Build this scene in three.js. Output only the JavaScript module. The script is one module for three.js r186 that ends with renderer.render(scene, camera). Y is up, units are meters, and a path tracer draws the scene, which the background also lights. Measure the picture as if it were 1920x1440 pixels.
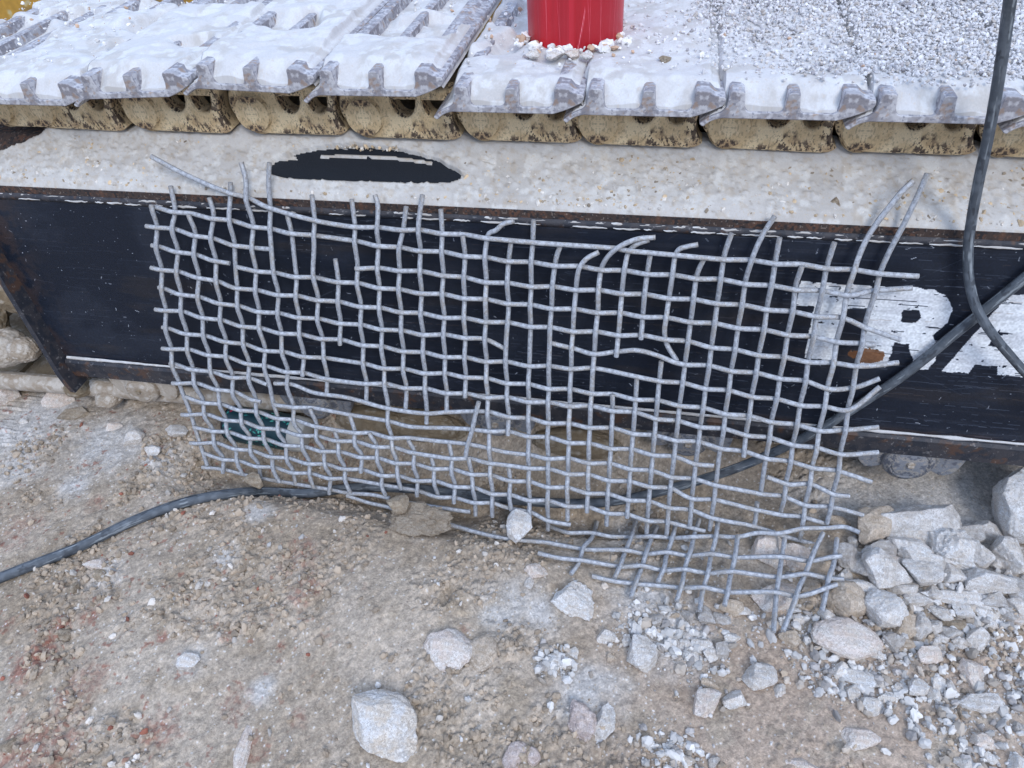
import * as THREE from 'three';
import { mergeVertices, mergeGeometries, toCreasedNormals } from 'three/addons/utils/BufferGeometryUtils.js';

// ------------------------------------------------------------------ camera, sky, sun, exposure
const scene = new THREE.Scene();
const CAM = new THREE.Vector3(0.25, 1.17, 1.075);
const YAW = THREE.MathUtils.degToRad(-13.551), PITCH = THREE.MathUtils.degToRad(42.318), ROLL = THREE.MathUtils.degToRad(-4.2);
const FPX = 1399.4;
const fwd = new THREE.Vector3(Math.sin(YAW) * Math.cos(PITCH), -Math.sin(PITCH), -Math.cos(YAW) * Math.cos(PITCH));
const right0 = new THREE.Vector3().crossVectors(fwd, new THREE.Vector3(0, 1, 0)).normalize();
const up0 = new THREE.Vector3().crossVectors(right0, fwd);
const camR = right0.clone().multiplyScalar(Math.cos(ROLL)).addScaledVector(up0, Math.sin(ROLL));
const camU = right0.clone().multiplyScalar(-Math.sin(ROLL)).addScaledVector(up0, Math.cos(ROLL));
const camera = new THREE.PerspectiveCamera(2 * Math.atan(720 / FPX) * 180 / Math.PI, 4 / 3, 0.05, 200);
camera.position.copy(CAM);
camera.quaternion.setFromRotationMatrix(new THREE.Matrix4().makeBasis(camR, camU, fwd.clone().negate()));
scene.add(camera);

function makeSky() {                                   // hazy pale-blue daylight dome, a little brighter overhead
  const w = 128, h = 64, d = new Float32Array(w * h * 4);
  for (let j = 0; j < h; j++) for (let i = 0; i < w; i++) {
    const el = ((j + 0.5) / h - 0.5) * Math.PI, s = Math.sin(el), k = (j * w + i) * 4;
    const t = Math.max(0, s), b = 0.58 + 0.56 * t;
    let c = [0.735 * b, 0.94 * b, 1.34 * b];
    if (s < 0) c = [0.30, 0.29, 0.27];
    d[k] = c[0]; d[k + 1] = c[1]; d[k + 2] = c[2]; d[k + 3] = 1;
  }
  const t = new THREE.DataTexture(d, w, h, THREE.RGBAFormat, THREE.FloatType);
  t.mapping = THREE.EquirectangularReflectionMapping; t.magFilter = THREE.LinearFilter; t.minFilter = THREE.LinearFilter; t.needsUpdate = true;
  return t;
}
const skyTex = makeSky();
scene.background = skyTex; scene.environment = skyTex;
scene.backgroundIntensity = 1; scene.environmentIntensity = 1;
const sun = new THREE.DirectionalLight(new THREE.Color(1.0, 0.97, 0.93), 1.45);
sun.position.set(1.1, 2.3, 2.1); sun.target.position.set(0, 0.3, 0.1);
sun.castShadow = true; sun.shadow.radius = 40; sun.shadow.mapSize.set(2048, 2048);
Object.assign(sun.shadow.camera, { left: -2, right: 2, top: 2, bottom: -2, near: 0.1, far: 10 });
scene.add(sun, sun.target);
const renderer = new THREE.WebGLRenderer({ antialias: true });
renderer.toneMapping = THREE.LinearToneMapping;
renderer.toneMappingExposure = 1.31;
renderer.shadowMap.enabled = true;

// ------------------------------------------------------------------ helpers
let seed = 12345;
const setSeed = s => { seed = s >>> 0; };
const rnd = () => { seed = (seed + 0x6D2B79F5) >>> 0; let t = seed; t = Math.imul(t ^ (t >>> 15), t | 1); t ^= t + Math.imul(t ^ (t >>> 7), t | 61); return ((t ^ (t >>> 14)) >>> 0) / 4294967296; };
const rr = (a, b) => a + (b - a) * rnd();
const clamp = (x, a = 0, b = 1) => x < a ? a : x > b ? b : x;
const lerp = (a, b, t) => a + (b - a) * t;
const sst = (a, b, x) => { const t = clamp((x - a) / (b - a)); return t * t * (3 - 2 * t); };
const h3 = (x, y, z) => { let n = Math.imul(x, 374761393) + Math.imul(y, 668265263) + Math.imul(z, 2147483647 ^ 0x5bd1e995); n = Math.imul(n ^ (n >>> 13), 1274126177); n ^= n >>> 16; return (n >>> 0) / 4294967296; };
const h2 = (x, y) => { let n = Math.imul(x, 374761393) + Math.imul(y, 668265263); n = Math.imul(n ^ (n >>> 13), 1274126177); n ^= n >>> 16; return (n >>> 0) / 4294967296; };
function vn2(x, y) { const xi = Math.floor(x), yi = Math.floor(y); let u = x - xi, v = y - yi; u = u * u * (3 - 2 * u); v = v * v * (3 - 2 * v); const a = h2(xi, yi), b = h2(xi + 1, yi), c = h2(xi, yi + 1), d = h2(xi + 1, yi + 1); return a + (b - a) * u + (c - a) * v + (a - b - c + d) * u * v; }
function vn3(x, y, z) { const xi = Math.floor(x), yi = Math.floor(y), zi = Math.floor(z); let u = x - xi, v = y - yi, w = z - zi; u = u * u * (3 - 2 * u); v = v * v * (3 - 2 * v); w = w * w * (3 - 2 * w); const L = (z0) => { const a = h3(xi, yi, z0), b = h3(xi + 1, yi, z0), c = h3(xi, yi + 1, z0), d = h3(xi + 1, yi + 1, z0); return a + (b - a) * u + (c - a) * v + (a - b - c + d) * u * v; }; const p = L(zi); return p + (L(zi + 1) - p) * w; }
const fbm2 = (x, y, o = 4) => { let s = 0, a = 0.5, n = 0; for (let k = 0; k < o; k++) { s += a * vn2(x, y); n += a; a *= 0.5; const X = (x * .8 - y * .6) * 2.03 + 17.1; y = (x * .6 + y * .8) * 2.03 + 31.7; x = X; } return s / n; };
const fbm3 = (x, y, z, o = 4) => { let s = 0, a = 0.5, n = 0; for (let k = 0; k < o; k++) { s += a * vn3(x, y, z); n += a; a *= 0.5; x = x * 2.03 + 11.3; y = y * 2.03 + 7.7; z = z * 2.03 + 3.1; } return s / n; };
function cell2(x, y) { const xi = Math.floor(x), yi = Math.floor(y); let f1 = 9, f2 = 9, id = 0; for (let j = -1; j <= 1; j++) for (let i = -1; i <= 1; i++) { const cx = xi + i, cy = yi + j, px = cx + h2(cx, cy), py = cy + h2(cx + 71, cy + 13), d = Math.hypot(px - x, py - y); if (d < f1) { f2 = f1; f1 = d; id = h2(cx + 5, cy + 9); } else if (d < f2) f2 = d; } return [f1, f2, id]; }
const mix3 = (a, b, t) => [a[0] + (b[0] - a[0]) * t, a[1] + (b[1] - a[1]) * t, a[2] + (b[2] - a[2]) * t];
function tex(w, h, fn, srgb = true, wrap = THREE.MirroredRepeatWrapping) {
  const d = new Uint8Array(w * h * 4);
  for (let j = 0; j < h; j++) for (let i = 0; i < w; i++) { const c = fn(i / w, j / h, i, j), k = (j * w + i) * 4; d[k] = clamp(c[0], 0, 255); d[k + 1] = clamp(c[1], 0, 255); d[k + 2] = clamp(c[2], 0, 255); d[k + 3] = 255; }
  const t = new THREE.DataTexture(d, w, h, THREE.RGBAFormat); if (srgb) t.colorSpace = THREE.SRGBColorSpace;
  t.wrapS = t.wrapT = wrap; t.magFilter = THREE.LinearFilter; t.minFilter = THREE.LinearMipmapLinearFilter; t.generateMipmaps = true; t.needsUpdate = true; return t;
}
const lin = v => { v /= 255; return v <= 0.04045 ? v / 12.92 : Math.pow((v + 0.055) / 1.055, 2.4); };
const names = {};
const numbered = n => { const k = names[n] = (names[n] ?? -1) + 1; return k ? `${n}_${String(k).padStart(3, '0')}` : n; };
function tag(o, label, category, group, kind) { o.userData.label = label; o.userData.category = category; if (group) o.userData.group = group; if (kind) o.userData.kind = kind; return o; }
function mesh(name, geo, mat, parent = scene) { const m = new THREE.Mesh(geo, mat); m.name = parent === scene ? numbered(name) : name; m.castShadow = m.receiveShadow = true; parent.add(m); return m; }
function group(name) { const g = new THREE.Group(); g.name = numbered(name); scene.add(g); return g; }
// photo pixel (1920 x 1440) -> direction, and its meeting with planes and surfaces
const V = (x, y, z) => new THREE.Vector3(x, y, z);
const ray = (px, py) => fwd.clone().addScaledVector(camR, (px - 960) / FPX).addScaledVector(camU, -(py - 720) / FPX).normalize();
const atZ = (px, py, z) => { const d = ray(px, py); return CAM.clone().addScaledVector(d, (z - CAM.z) / d.z); };
const atY = (px, py, y) => { const d = ray(px, py); return CAM.clone().addScaledVector(d, (y - CAM.y) / d.y); };
function march(px, py, f, t0 = 0.5, t1 = 4) {            // first t with f(point) <= 0
  const d = ray(px, py); let a = t0, s = 0.01, p = V(0, 0, 0);
  for (let t = t0; t < t1; t += s) { p.copy(CAM).addScaledVector(d, t); if (f(p) <= 0) { let lo = a, hi = t; for (let k = 0; k < 24; k++) { const m = (lo + hi) / 2; p.copy(CAM).addScaledVector(d, m); if (f(p) <= 0) hi = m; else lo = m; } return CAM.clone().addScaledVector(d, hi); } a = t; }
  return CAM.clone().addScaledVector(d, t1);
}
// swept round bar with end caps; uv in metres
function tube(pts, radius, sides = 8, wob = 0, sd = 1) {
  const n = pts.length, pos = [], uv = [], idx = []; let len = 0;
  let N = V(0, 1, 0), T = V(0, 0, 0); const B = V(0, 0, 0);
  for (let i = 0; i < n; i++) {
    T.copy(pts[Math.min(n - 1, i + 1)]).sub(pts[Math.max(0, i - 1)]).normalize();
    if (i === 0) { N = Math.abs(T.y) > 0.8 ? V(0, 0, 1) : V(0, 1, 0); }
    N.addScaledVector(T, -N.dot(T)).normalize(); B.crossVectors(T, N);
    if (i) len += pts[i].distanceTo(pts[i - 1]);
    const r0 = typeof radius === 'function' ? radius(i / (n - 1), len) : radius;
    for (let k = 0; k <= sides; k++) { const a = k / sides * Math.PI * 2, r = r0 * (1 + wob * (vn3(len * 90 + sd * 7, Math.cos(a) * 1.5 + sd, Math.sin(a) * 1.5) - 0.5)), c = Math.cos(a) * r, s = Math.sin(a) * r; pos.push(pts[i].x + N.x * c + B.x * s, pts[i].y + N.y * c + B.y * s, pts[i].z + N.z * c + B.z * s); uv.push(len, k / sides * 2 * Math.PI * r0); }
  }
  for (let i = 0; i < n - 1; i++) for (let k = 0; k < sides; k++) { const a = i * (sides + 1) + k, b = a + sides + 1; idx.push(a, a + 1, b, b, a + 1, b + 1); }
  for (const e of [0, n - 1]) { const c = pos.length / 3; pos.push(pts[e].x, pts[e].y, pts[e].z); uv.push(0, 0); for (let k = 0; k <= sides; k++) { const q = (e * (sides + 1) + k) * 3; pos.push(pos[q], pos[q + 1], pos[q + 2]); uv.push(0.003 * Math.cos(k), 0.003 * Math.sin(k)); } for (let k = 0; k < sides; k++) e ? idx.push(c, c + 1 + k, c + 2 + k) : idx.push(c, c + 2 + k, c + 1 + k); }
  const g = new THREE.BufferGeometry(); g.setAttribute('position', new THREE.Float32BufferAttribute(pos, 3)); g.setAttribute('uv', new THREE.Float32BufferAttribute(uv, 2)); g.setIndex(idx); g.computeVertexNormals(); return g;
}
function gridGeo(nu, nv, fn, col) {                      // fn(u, v) -> Vector3 ; uv = x, z metres unless given by fn.uv
  const pos = [], uv = [], c = [], idx = [];
  for (let j = 0; j <= nv; j++) for (let i = 0; i <= nu; i++) { const p = fn(i / nu, j / nv); pos.push(p.x, p.y, p.z); const q = p.uv || [p.x, p.z]; uv.push(q[0], q[1]); if (col) c.push(...col(p, i / nu, j / nv)); }
  for (let j = 0; j < nv; j++) for (let i = 0; i < nu; i++) { const a = j * (nu + 1) + i, b = a + nu + 1; idx.push(a, b, a + 1, b, b + 1, a + 1); }
  const g = new THREE.BufferGeometry(); g.setAttribute('position', new THREE.Float32BufferAttribute(pos, 3)); g.setAttribute('uv', new THREE.Float32BufferAttribute(uv, 2)); if (col) g.setAttribute('color', new THREE.Float32BufferAttribute(c, 3)); g.setIndex(idx); g.computeVertexNormals(); return g;
}
function extrudeX(poly, x0, x1) {                        // closed polygon in (z, y), swept along x
  const s = new THREE.Shape(poly.map(p => new THREE.Vector2(p[0], p[1])));
  const g = new THREE.ExtrudeGeometry(s, { depth: x1 - x0, bevelEnabled: false });   // local x = z, y = y, z = depth
  g.applyMatrix4(new THREE.Matrix4().makeBasis(V(0, 0, 1), V(0, 1, 0), V(-1, 0, 0)).setPosition(x1, 0, 0)); return g;
}
const boxUV = (g, s = 1) => { const p = g.attributes.position, n = g.attributes.normal, uv = []; for (let i = 0; i < p.count; i++) { const ax = Math.abs(n.getX(i)), ay = Math.abs(n.getY(i)), az = Math.abs(n.getZ(i)); if (ax > ay && ax > az) uv.push(p.getZ(i) * s, p.getY(i) * s); else if (ay > az) uv.push(p.getX(i) * s, p.getZ(i) * s); else uv.push(p.getX(i) * s, p.getY(i) * s); } g.setAttribute('uv', new THREE.Float32BufferAttribute(uv, 2)); return g; };

// ------------------------------------------------------------------ main levels of the undercarriage (metres)
const TOPY = 0.556, LINEY = 0.184, FACEZ0 = 0.0, FACEZ1 = 0.058, SHOEY = 0.717;
const faceZ = y => FACEZ0 + (TOPY - y) / (TOPY - LINEY) * (FACEZ1 - FACEZ0);
const faceHit = (px, py) => march(px, py, p => p.z - faceZ(p.y));
const XL = -1.03, XR = 1.45;

// ------------------------------------------------------------------ ground
const bump = (x, z, cx, cz, rx, rz, h) => { const d = ((x - cx) / rx) ** 2 + ((z - cz) / rz) ** 2; return d > 9 ? 0 : h * Math.exp(-d * 1.6); };
function gBase(x, z) {
  let y = 0;
  const crest = 0.262 + 0.045 * sst(-0.5, 0.2, x);
  y += 0.034 * sst(crest - 0.05, crest + 0.015, z) * sst(-0.85, -0.5, x) * (1 - sst(0.0, 0.30, x)) * (1 - 0.6 * sst(0.4, 0.75, z));
  y -= 0.048 * Math.exp(-(((z - 0.165) / 0.055) ** 2)) * sst(-0.8, -0.5, x) * (1 - sst(0.15, 0.42, x));
  const A = lerp(0.075, 0.0, sst(0.30, 0.62, x)) * lerp(0.0, 1, sst(-0.75, -0.5, x));
  y += A * (1 - sst(-0.04, 0.10, z + 0.03 * (vn2(x * 9, 3) - 0.5)));
  y += 0.022 * sst(0.50, 0.78, x) * Math.exp(-(((z - 0.20) / 0.1) ** 2));
  y += 0.030 * sst(0.55, 0.9, x) * (1 - sst(-0.12, 0.1, z));
  y -= 0.10 * (1 - sst(0.02, 0.09, z)) * Math.exp(-(((x + 0.555) / 0.09) ** 2));      // hollow under the frame where the bottle lies
  y += bump(x, z, 0.10, 0.42, 0.16, 0.12, -0.012) + bump(x, z, -0.15, 0.45, 0.1, 0.07, 0.010) + bump(x, z, -0.5, 0.62, 0.2, 0.12, 0.008);
  return y + 0.016 * (fbm2(x * 5 + 9, z * 5 + 4, 3) - 0.5);
}
function gFine(x, z) {
  const rough = sst(0.42, 0.62, fbm2(x * 6.5 + 3, z * 6.5 + 8, 3)), smooth = sst(0.55, 0.8, x) * (1 - sst(0.08, 0.16, z));
  const [f1, f2, id] = cell2(x * 75, z * 75);
  let y = 0.006 * (fbm2(x * 28, z * 28, 4) - 0.5) + 0.0052 * (fbm2(x * 110, z * 110, 3) - 0.5);
  y += (0.15 + rough) * 0.0075 * id * sst(0.02, 0.35, f2 - f1);
  const [g1, g2, gi] = cell2(x * 26 + 0.4 * vn2(x * 60, z * 60), z * 26);
  y += rough * 0.011 * (gi - 0.45) * sst(0.02, 0.2, g2 - g1);
  return y * (1 - 0.75 * smooth);
}
const G = (x, z) => { const far = sst(1.6, 3, Math.hypot(x, z)); return gBase(x, z) * (1 - far) + gFine(x, z); };
const onGround = (px, py, off = 0) => march(px, py, p => p.y - gBase(p.x, p.z) - off);

// ground colour: tan dirt, lime dust drifts, red clay patches; one print over the place, in metres
const GX0 = -1.35, GX1 = 1.25, GZ0 = -0.25, GZ1 = 1.05;
const redSpots = [[560, 1045, 34, .6], [575, 1105, 26, .6], [50, 1255, 30, .9], [80, 1225, 22, .9], [110, 1180, 18, .8], [300, 1375, 30, .7], [60, 1425, 60, .7], [95, 1390, 26, .7], [165, 1155, 16, .7], [430, 1195, 10, .9], [526, 1213, 9, 1], [305, 1193, 9, .8], [445, 1320, 22, .5], [150, 1290, 40, .4], [480, 1400, 20, .6], [30, 1000, 40, .35], [180, 945, 20, .5], [870, 1180, 10, .4], [560, 1350, 14, .6], [120, 1310, 14, .7], [20, 1170, 18, .6]].map(([a, b, r, k]) => { const p = onGround(a, b); return [p.x, p.z, r / 1000, k]; });
const limeSpots = [[60, 800, 100], [200, 830, 90], [40, 880, 50], [150, 900, 40], [420, 1045, 22], [480, 960, 24], [100, 760, 80], [300, 860, 40], [960, 1120, 40], [1010, 1150, 30], [1200, 1120, 50], [1190, 1000, 40], [200, 1075, 30], [1100, 1300, 50], [1260, 1180, 60], [350, 1240, 22], [490, 1290, 18], [930, 1150, 30], [1780, 930, 150], [1880, 900, 100], [1560, 930, 60]].map(([a, b, r]) => { const p = onGround(a, b); return [p.x, p.z, r / 1000]; });
const groundTex = tex(2048, 1024, (u, v) => {
  const x = GX0 + u * (GX1 - GX0), z = GZ0 + v * (GZ1 - GZ0);
  const n1 = fbm2(x * 4 + 40, z * 4 + 12, 4), n2 = fbm2(x * 22, z * 22 + 50, 4), n3 = fbm2(x * 130, z * 130, 3), n4 = h2(Math.floor(x * 700), Math.floor(z * 700));
  let c = mix3([166, 150, 132], [186, 171, 154], sst(0.3, 0.7, n1));
  c = mix3(c, [148, 131, 110], 0.5 * sst(0.46, 0.74, n2));
  c = mix3(c, [194, 180, 165], 0.4 * sst(0.52, 0.78, fbm2(x * 9 + 77, z * 9 + 5, 4)));
  const pinkish = sst(0.05, 0.45, x) * sst(0.25, 0.4, z);
  c = mix3(c, [188, 165, 147], 0.6 * pinkish * sst(0.3, 0.6, n2 + 0.1));
  let lime = 0; for (const s of limeSpots) { const d = Math.hypot(x - s[0], z - s[1]) / s[2]; if (d < 2.2) lime = Math.max(lime, sst(1.9, 0.1, d + 1.3 * (fbm2(x * 30 + 5, z * 30 + 9, 4) - 0.5))); }
  c = mix3(c, [206, 203, 201], 0.74 * lime);
  let red = 0; for (const s of redSpots) { const d = Math.hypot(x - s[0], z - s[1]) / s[2]; if (d < 2.2) red = Math.max(red, s[3] * sst(1.5, 0.4, d + 1.6 * (fbm2(x * 60 + 5, z * 60 + 9, 3) - 0.5))); }
  c = mix3(c, [136, 76, 62], 0.62 * red * (.25 + .75 * sst(.44, .56, fbm2(x * 150 + 3, z * 150, 3))));
  c = mix3(c, [140, 84, 68], 0.5 * sst(0.72, 0.80, fbm2(x * 85 + 11, z * 85, 3)) * sst(-0.1, -0.45, x));
  const [f1, , id] = cell2(x * 210, z * 210), [, , i2] = cell2(x * 380, z * 380); const mo = 1 + .16 * (i2 - .5) + .10 * (id - .5); c = [c[0] * mo, c[1] * mo, c[2] * mo];
  if (f1 < 0.33 && id > 0.86) c = mix3(c, id > 0.95 ? [222, 218, 214] : [186, 170, 150], 0.8);
  const k = 0.80 + 0.28 * n3 + 0.10 * (n4 - 0.5); return [c[0] * k, c[1] * k, c[2] * k];
}, true, THREE.MirroredRepeatWrapping);
const grainBump = tex(512, 512, (u, v) => { const a = fbm2(u * 64, v * 64, 3) * 0.6 + h2(Math.floor(u * 512), Math.floor(v * 512)) * 0.4; return [a * 255, a * 255, a * 255]; }, false);
const grainB = (rep, sc) => { const t = grainBump.clone(); t.repeat.set(rep, rep); t.needsUpdate = true; return { bumpMap: t, bumpScale: sc }; };
const M = {};
{
  const b = grainBump.clone(); b.repeat.set(13, 6.5); b.wrapS = b.wrapT = THREE.RepeatWrapping; b.needsUpdate = true;
  M.ground = new THREE.MeshStandardMaterial({ map: groundTex, roughness: 1, bumpMap: b, bumpScale: 0.003 });
  const axis = (a, b2, step, far) => { const r = []; for (let q = a; q <= b2 + 1e-9; q += step) r.push(q); let s = step, q = b2; while (q < far) { s *= 1.35; q += s; r.push(q); } s = step; q = a; const l = []; while (q > -far) { s *= 1.35; q -= s; l.push(q); } return l.reverse().concat(r); };
  const xs = axis(-1.12, 1.12, 0.0036, 30), zs = axis(-0.06, 0.82, 0.0036, 30), pos = [], uv = [], idx = [];
  for (const z of zs) for (const x of xs) { pos.push(x, G(x, z), z); uv.push((x - GX0) / (GX1 - GX0), (z - GZ0) / (GZ1 - GZ0)); }
  const W = xs.length; for (let j = 0; j < zs.length - 1; j++) for (let i = 0; i < W - 1; i++) { const a = j * W + i; idx.push(a, a + W, a + 1, a + W, a + W + 1, a + 1); }
  const g = new THREE.BufferGeometry(); g.setAttribute('position', new THREE.Float32BufferAttribute(pos, 3)); g.setAttribute('uv', new THREE.Float32BufferAttribute(uv, 2)); g.setIndex(idx); g.computeVertexNormals();
  const m = mesh('ground', g, M.ground); tag(m, 'trampled tan earth with lime dust and red clay', 'ground', null, 'structure');
}

// ------------------------------------------------------------------ materials of the machine
const mott = (w, h, sx, sy, base, layers, gr = .12) => tex(w, h, (u, v) => { let c = base; for (const [col, f, a, b, o = 4, amt = 1] of layers) c = mix3(c, col, amt * sst(a, b, fbm2(u * sx * f + f * 3.7, v * sy * f + f * 1.3, o))); const k = 1 - gr / 2 + gr * vn2(u * w / 2, v * h / 2); return [c[0] * k, c[1] * k, c[2] * k]; });
const rep = (t, x, y = x) => { t.repeat.set(x, y); return t; };
M.rust = new THREE.MeshStandardMaterial({ map: rep(mott(512, 256, 24, 12, [66, 52, 46], [[[92, 64, 50], 1, .42, .62], [[40, 36, 38], 2, .5, .7], [[164, 152, 140], 3, .64, .78, 4, .6]]), 4, 8), roughness: 0.85, ...grainB(20, 0.001) });
M.shoe = new THREE.MeshStandardMaterial({ map: rep(mott(512, 512, 26, 26, [158, 156, 160], [[[134, 130, 134], .5, .40, .66], [[194, 193, 196], 1.2, .42, .68, 4, .8], [[150, 118, 94], .8, .58, .76, 4, .5], [[112, 112, 122], 2, .60, .76, 3, .6]], .06), 5, 5), roughness: 0.7, metalness: 0.15, ...grainB(22, 0.0004) });
M.link = new THREE.MeshStandardMaterial({ map: rep(tex(1024, 1024, (u, v) => { let c = mix3([234, 212, 172], [212, 186, 144], sst(.35, .68, fbm2(u * 20, v * 14, 4))); const where = sst(.44, .60, fbm2(u * 9 + 4, v * 9, 3)); c = mix3(c, [164, 134, 100], .7 * sst(.48, .72, fbm2(u * 34, v * 24 + 9, 3)) * where); c = mix3(c, [82, 68, 58], .85 * sst(.54, .63, fbm2(u * 70 + 5, v * 40, 4)) * where); c = mix3(c, [60, 50, 46], .8 * sst(.60, .66, fbm2(u * 150 + 25, v * 110, 3)) * (.25 + .75 * where)); const k = .95 + .1 * vn2(u * 500, v * 500); return [c[0] * k, c[1] * k, c[2] * k]; }), 2.6, 2.6), roughness: 0.9, ...grainB(22, 0.0012) });
M.dust = new THREE.MeshStandardMaterial({ map: rep(mott(512, 512, 20, 20, [190, 188, 187], [[[180, 176, 172], .5, .40, .66], [[199, 198, 197], 1, .45, .7], [[188, 176, 164], 5, .70, .80, 3, .5]], .05), 3, 3), roughness: 1, ...grainB(14, 0.0003) });
M.black = new THREE.MeshPhysicalMaterial({ color: new THREE.Color(0.010, 0.013, 0.019), roughness: 0.55, specularIntensity: 0.55, ...grainB(12, 0.0005) });
M.flange = new THREE.MeshStandardMaterial({ map: rep(mott(512, 256, 20, 10, [36, 38, 46], [[[84, 58, 44], 1, .54, .70, 4, .8], [[52, 50, 54], 2, .45, .6], [[150, 146, 142], 5, .70, .78, 3, .5]]), 2, 4), roughness: 0.55, ...grainB(12, 0.0006) });

M.roller = new THREE.MeshStandardMaterial({ map: rep(mott(256, 256, 12, 12, [128, 130, 136], [[[152, 147, 142], 1, .45, .65], [[98, 100, 108], 2, .52, .66], [[158, 150, 140], 3, .62, .72, 3, .7]]), 8, 8), roughness: 0.6, metalness: 0.2 });
M.mudroller = new THREE.MeshStandardMaterial({ map: rep(mott(256, 256, 12, 12, [164, 154, 142], [[[146, 132, 116], .6, .40, .70], [[182, 174, 164], 1, .45, .75]]), 8, 8), roughness: 0.95 });
M.mud = new THREE.MeshStandardMaterial({ map: rep(mott(512, 512, 16, 16, [148, 135, 115], [[[128, 112, 90], .6, .40, .70], [[168, 157, 142], 1, .48, .75]]), 3, 3), roughness: 1, ...grainB(10, 0.002) });
M.yellow = new THREE.MeshStandardMaterial({ map: rep(mott(256, 256, 10, 10, [176, 134, 52], [[[150, 120, 66], 1, .45, .65], [[186, 170, 130], 3, .6, .7]]), 1, 1), roughness: 0.7 });
M.red = new THREE.MeshPhysicalMaterial({ map: tex(1024, 512, (u, v, i, j) => { let c = mix3([186, 8, 30], [160, 6, 26], sst(.4, .65, fbm2(u * 14, v * 7, 4))); c = mix3(c, [190, 60, 70], 0.35 * sst(.52, .72, fbm2(u * 30 + 8, v * 6, 4))); return c; }), roughness: 0.42, clearcoat: 0.25, clearcoatRoughness: 0.4, ...grainB(4, 0.0003) });
{ // hairline scratches on the red paint
  const d = M.red.map.image.data, w = 1024, h = 512; setSeed(91);
  for (let k = 0; k < 260; k++) { let x = rr(0, w), y = rr(0, h); const a = rr(-1, 1) + Math.PI / 2 * (rnd() < .7 ? 1 : 0), L = rr(6, 60), br = rr(0.15, 0.6); for (let s = 0; s < L; s += 0.7) { const q = ((Math.floor(y + s * Math.sin(a)) + h) % h * w + (Math.floor(x + s * Math.cos(a)) + w) % w) * 4; for (let m = 0; m < 3; m++) d[q + m] = lerp(d[q + m], [232, 160, 160][m], br); } }
}

// side plate print: dark paint, scratches, chips, rust, and the lettering T R A in flaking white
const FW = 2048, FH = 320, FS = (TOPY - LINEY) / Math.cos(Math.atan((FACEZ1 - FACEZ0) / (TOPY - LINEY)));
const toFace = (px, py) => { const p = faceHit(px, py); return [(p.x - XL) / (XR - XL) * FW, (p.y - LINEY) / (TOPY - LINEY) * FH]; };
const zl = (a) => a.map(([x, y]) => toFace(1460 + x / 4.174, 480 + y / 4.174));
const toRust = toFace(1460 + 690 / 4.174, 480 + 780 / 4.174);
const letters = [
  [zl([[165, 200], [735, 238], [690, 415], [515, 415], [405, 822], [195, 800], [272, 395], [128, 388]]), []],
  [zl([[752, 242], [1060, 248], [1200, 262], [1300, 305], [1352, 370], [1350, 430], [1310, 530], [1215, 610], [1192, 632], [1245, 700], [1240, 740], [1215, 830], [1160, 895], [1035, 885], [1050, 800], [1022, 740], [1015, 690], [900, 680], [870, 790], [840, 872], [600, 850], [640, 660], [705, 420]]), [zl([[970, 425], [1072, 422], [1108, 450], [1104, 490], [1070, 522], [944, 520]])]],
  [zl([[1800, 300], [2010, 310], [2060, 960], [1702, 935], [1705, 865], [1525, 855], [1480, 922], [1268, 905]]), [zl([[1732, 570], [1640, 702], [1702, 712]])]],
];
const inside = (P, x, y) => { let c = false; for (let i = 0, j = P.length - 1; i < P.length; j = i++) if ((P[i][1] > y) !== (P[j][1] > y) && x < (P[j][0] - P[i][0]) * (y - P[i][1]) / (P[j][1] - P[i][1]) + P[i][0]) c = !c; return c; };
const faceTex = tex(FW, FH, (u, v, i, j) => {
  let c = mix3([18, 24, 36], [30, 35, 46], sst(.35, .7, fbm2(i / 60, j / 40, 4)));
  c = mix3(c, [50, 42, 40], 0.4 * sst(.60, .78, fbm2(i / 130 + 3, j / 24, 4)));
  const rustL = sst(0.05, 0.0, u) * sst(.3, .6, fbm2(i / 16, j / 16, 4)) + 0.7 * sst(0.04, 0.0, v) * sst(.4, .6, fbm2(i / 30, j / 8, 4));
  c = mix3(c, [72, 52, 44], clamp(rustL) * 0.6);
  c = mix3(c, [62, 60, 66], 0.22 * sst(.12, .5, u) * sst(.62, .74, fbm2(i / 240 + 9, j / 3.2, 3)));
  const wob = 1.6 * (fbm2(i / 9, j / 9, 2) - .5) * 2;
  for (const [P, holes] of letters) { let on = inside(P, i + wob, j + wob); for (const h of holes) if (inside(h, i + wob, j + wob)) on = false; if (on) { const low = sst(120, 40, j); const flake = fbm2(i / 10 + 40, j / 6, 4) + 0.10 * low; const crack = fbm2(i / 60 + 7, j / 2.1, 3); if (flake > 0.765 || crack > 0.775) continue; c = mix3([212, 215, 218], [196, 198, 202], sst(.4, .7, fbm2(i / 30, j / 10, 3))); } }
  const q = toRust; const dr = Math.hypot((i - q[0]) / 26, (j - q[1]) / 13) + 0.7 * (fbm2(i / 9, j / 9, 3) - .5); if (dr < 0.9) c = mix3(c, [104, 66, 40], 0.9);
  const k = 0.9 + 0.2 * vn2(i / 2, j / 2); return [c[0] * k, c[1] * k, c[2] * k];
}, true, THREE.ClampToEdgeWrapping);

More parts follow.
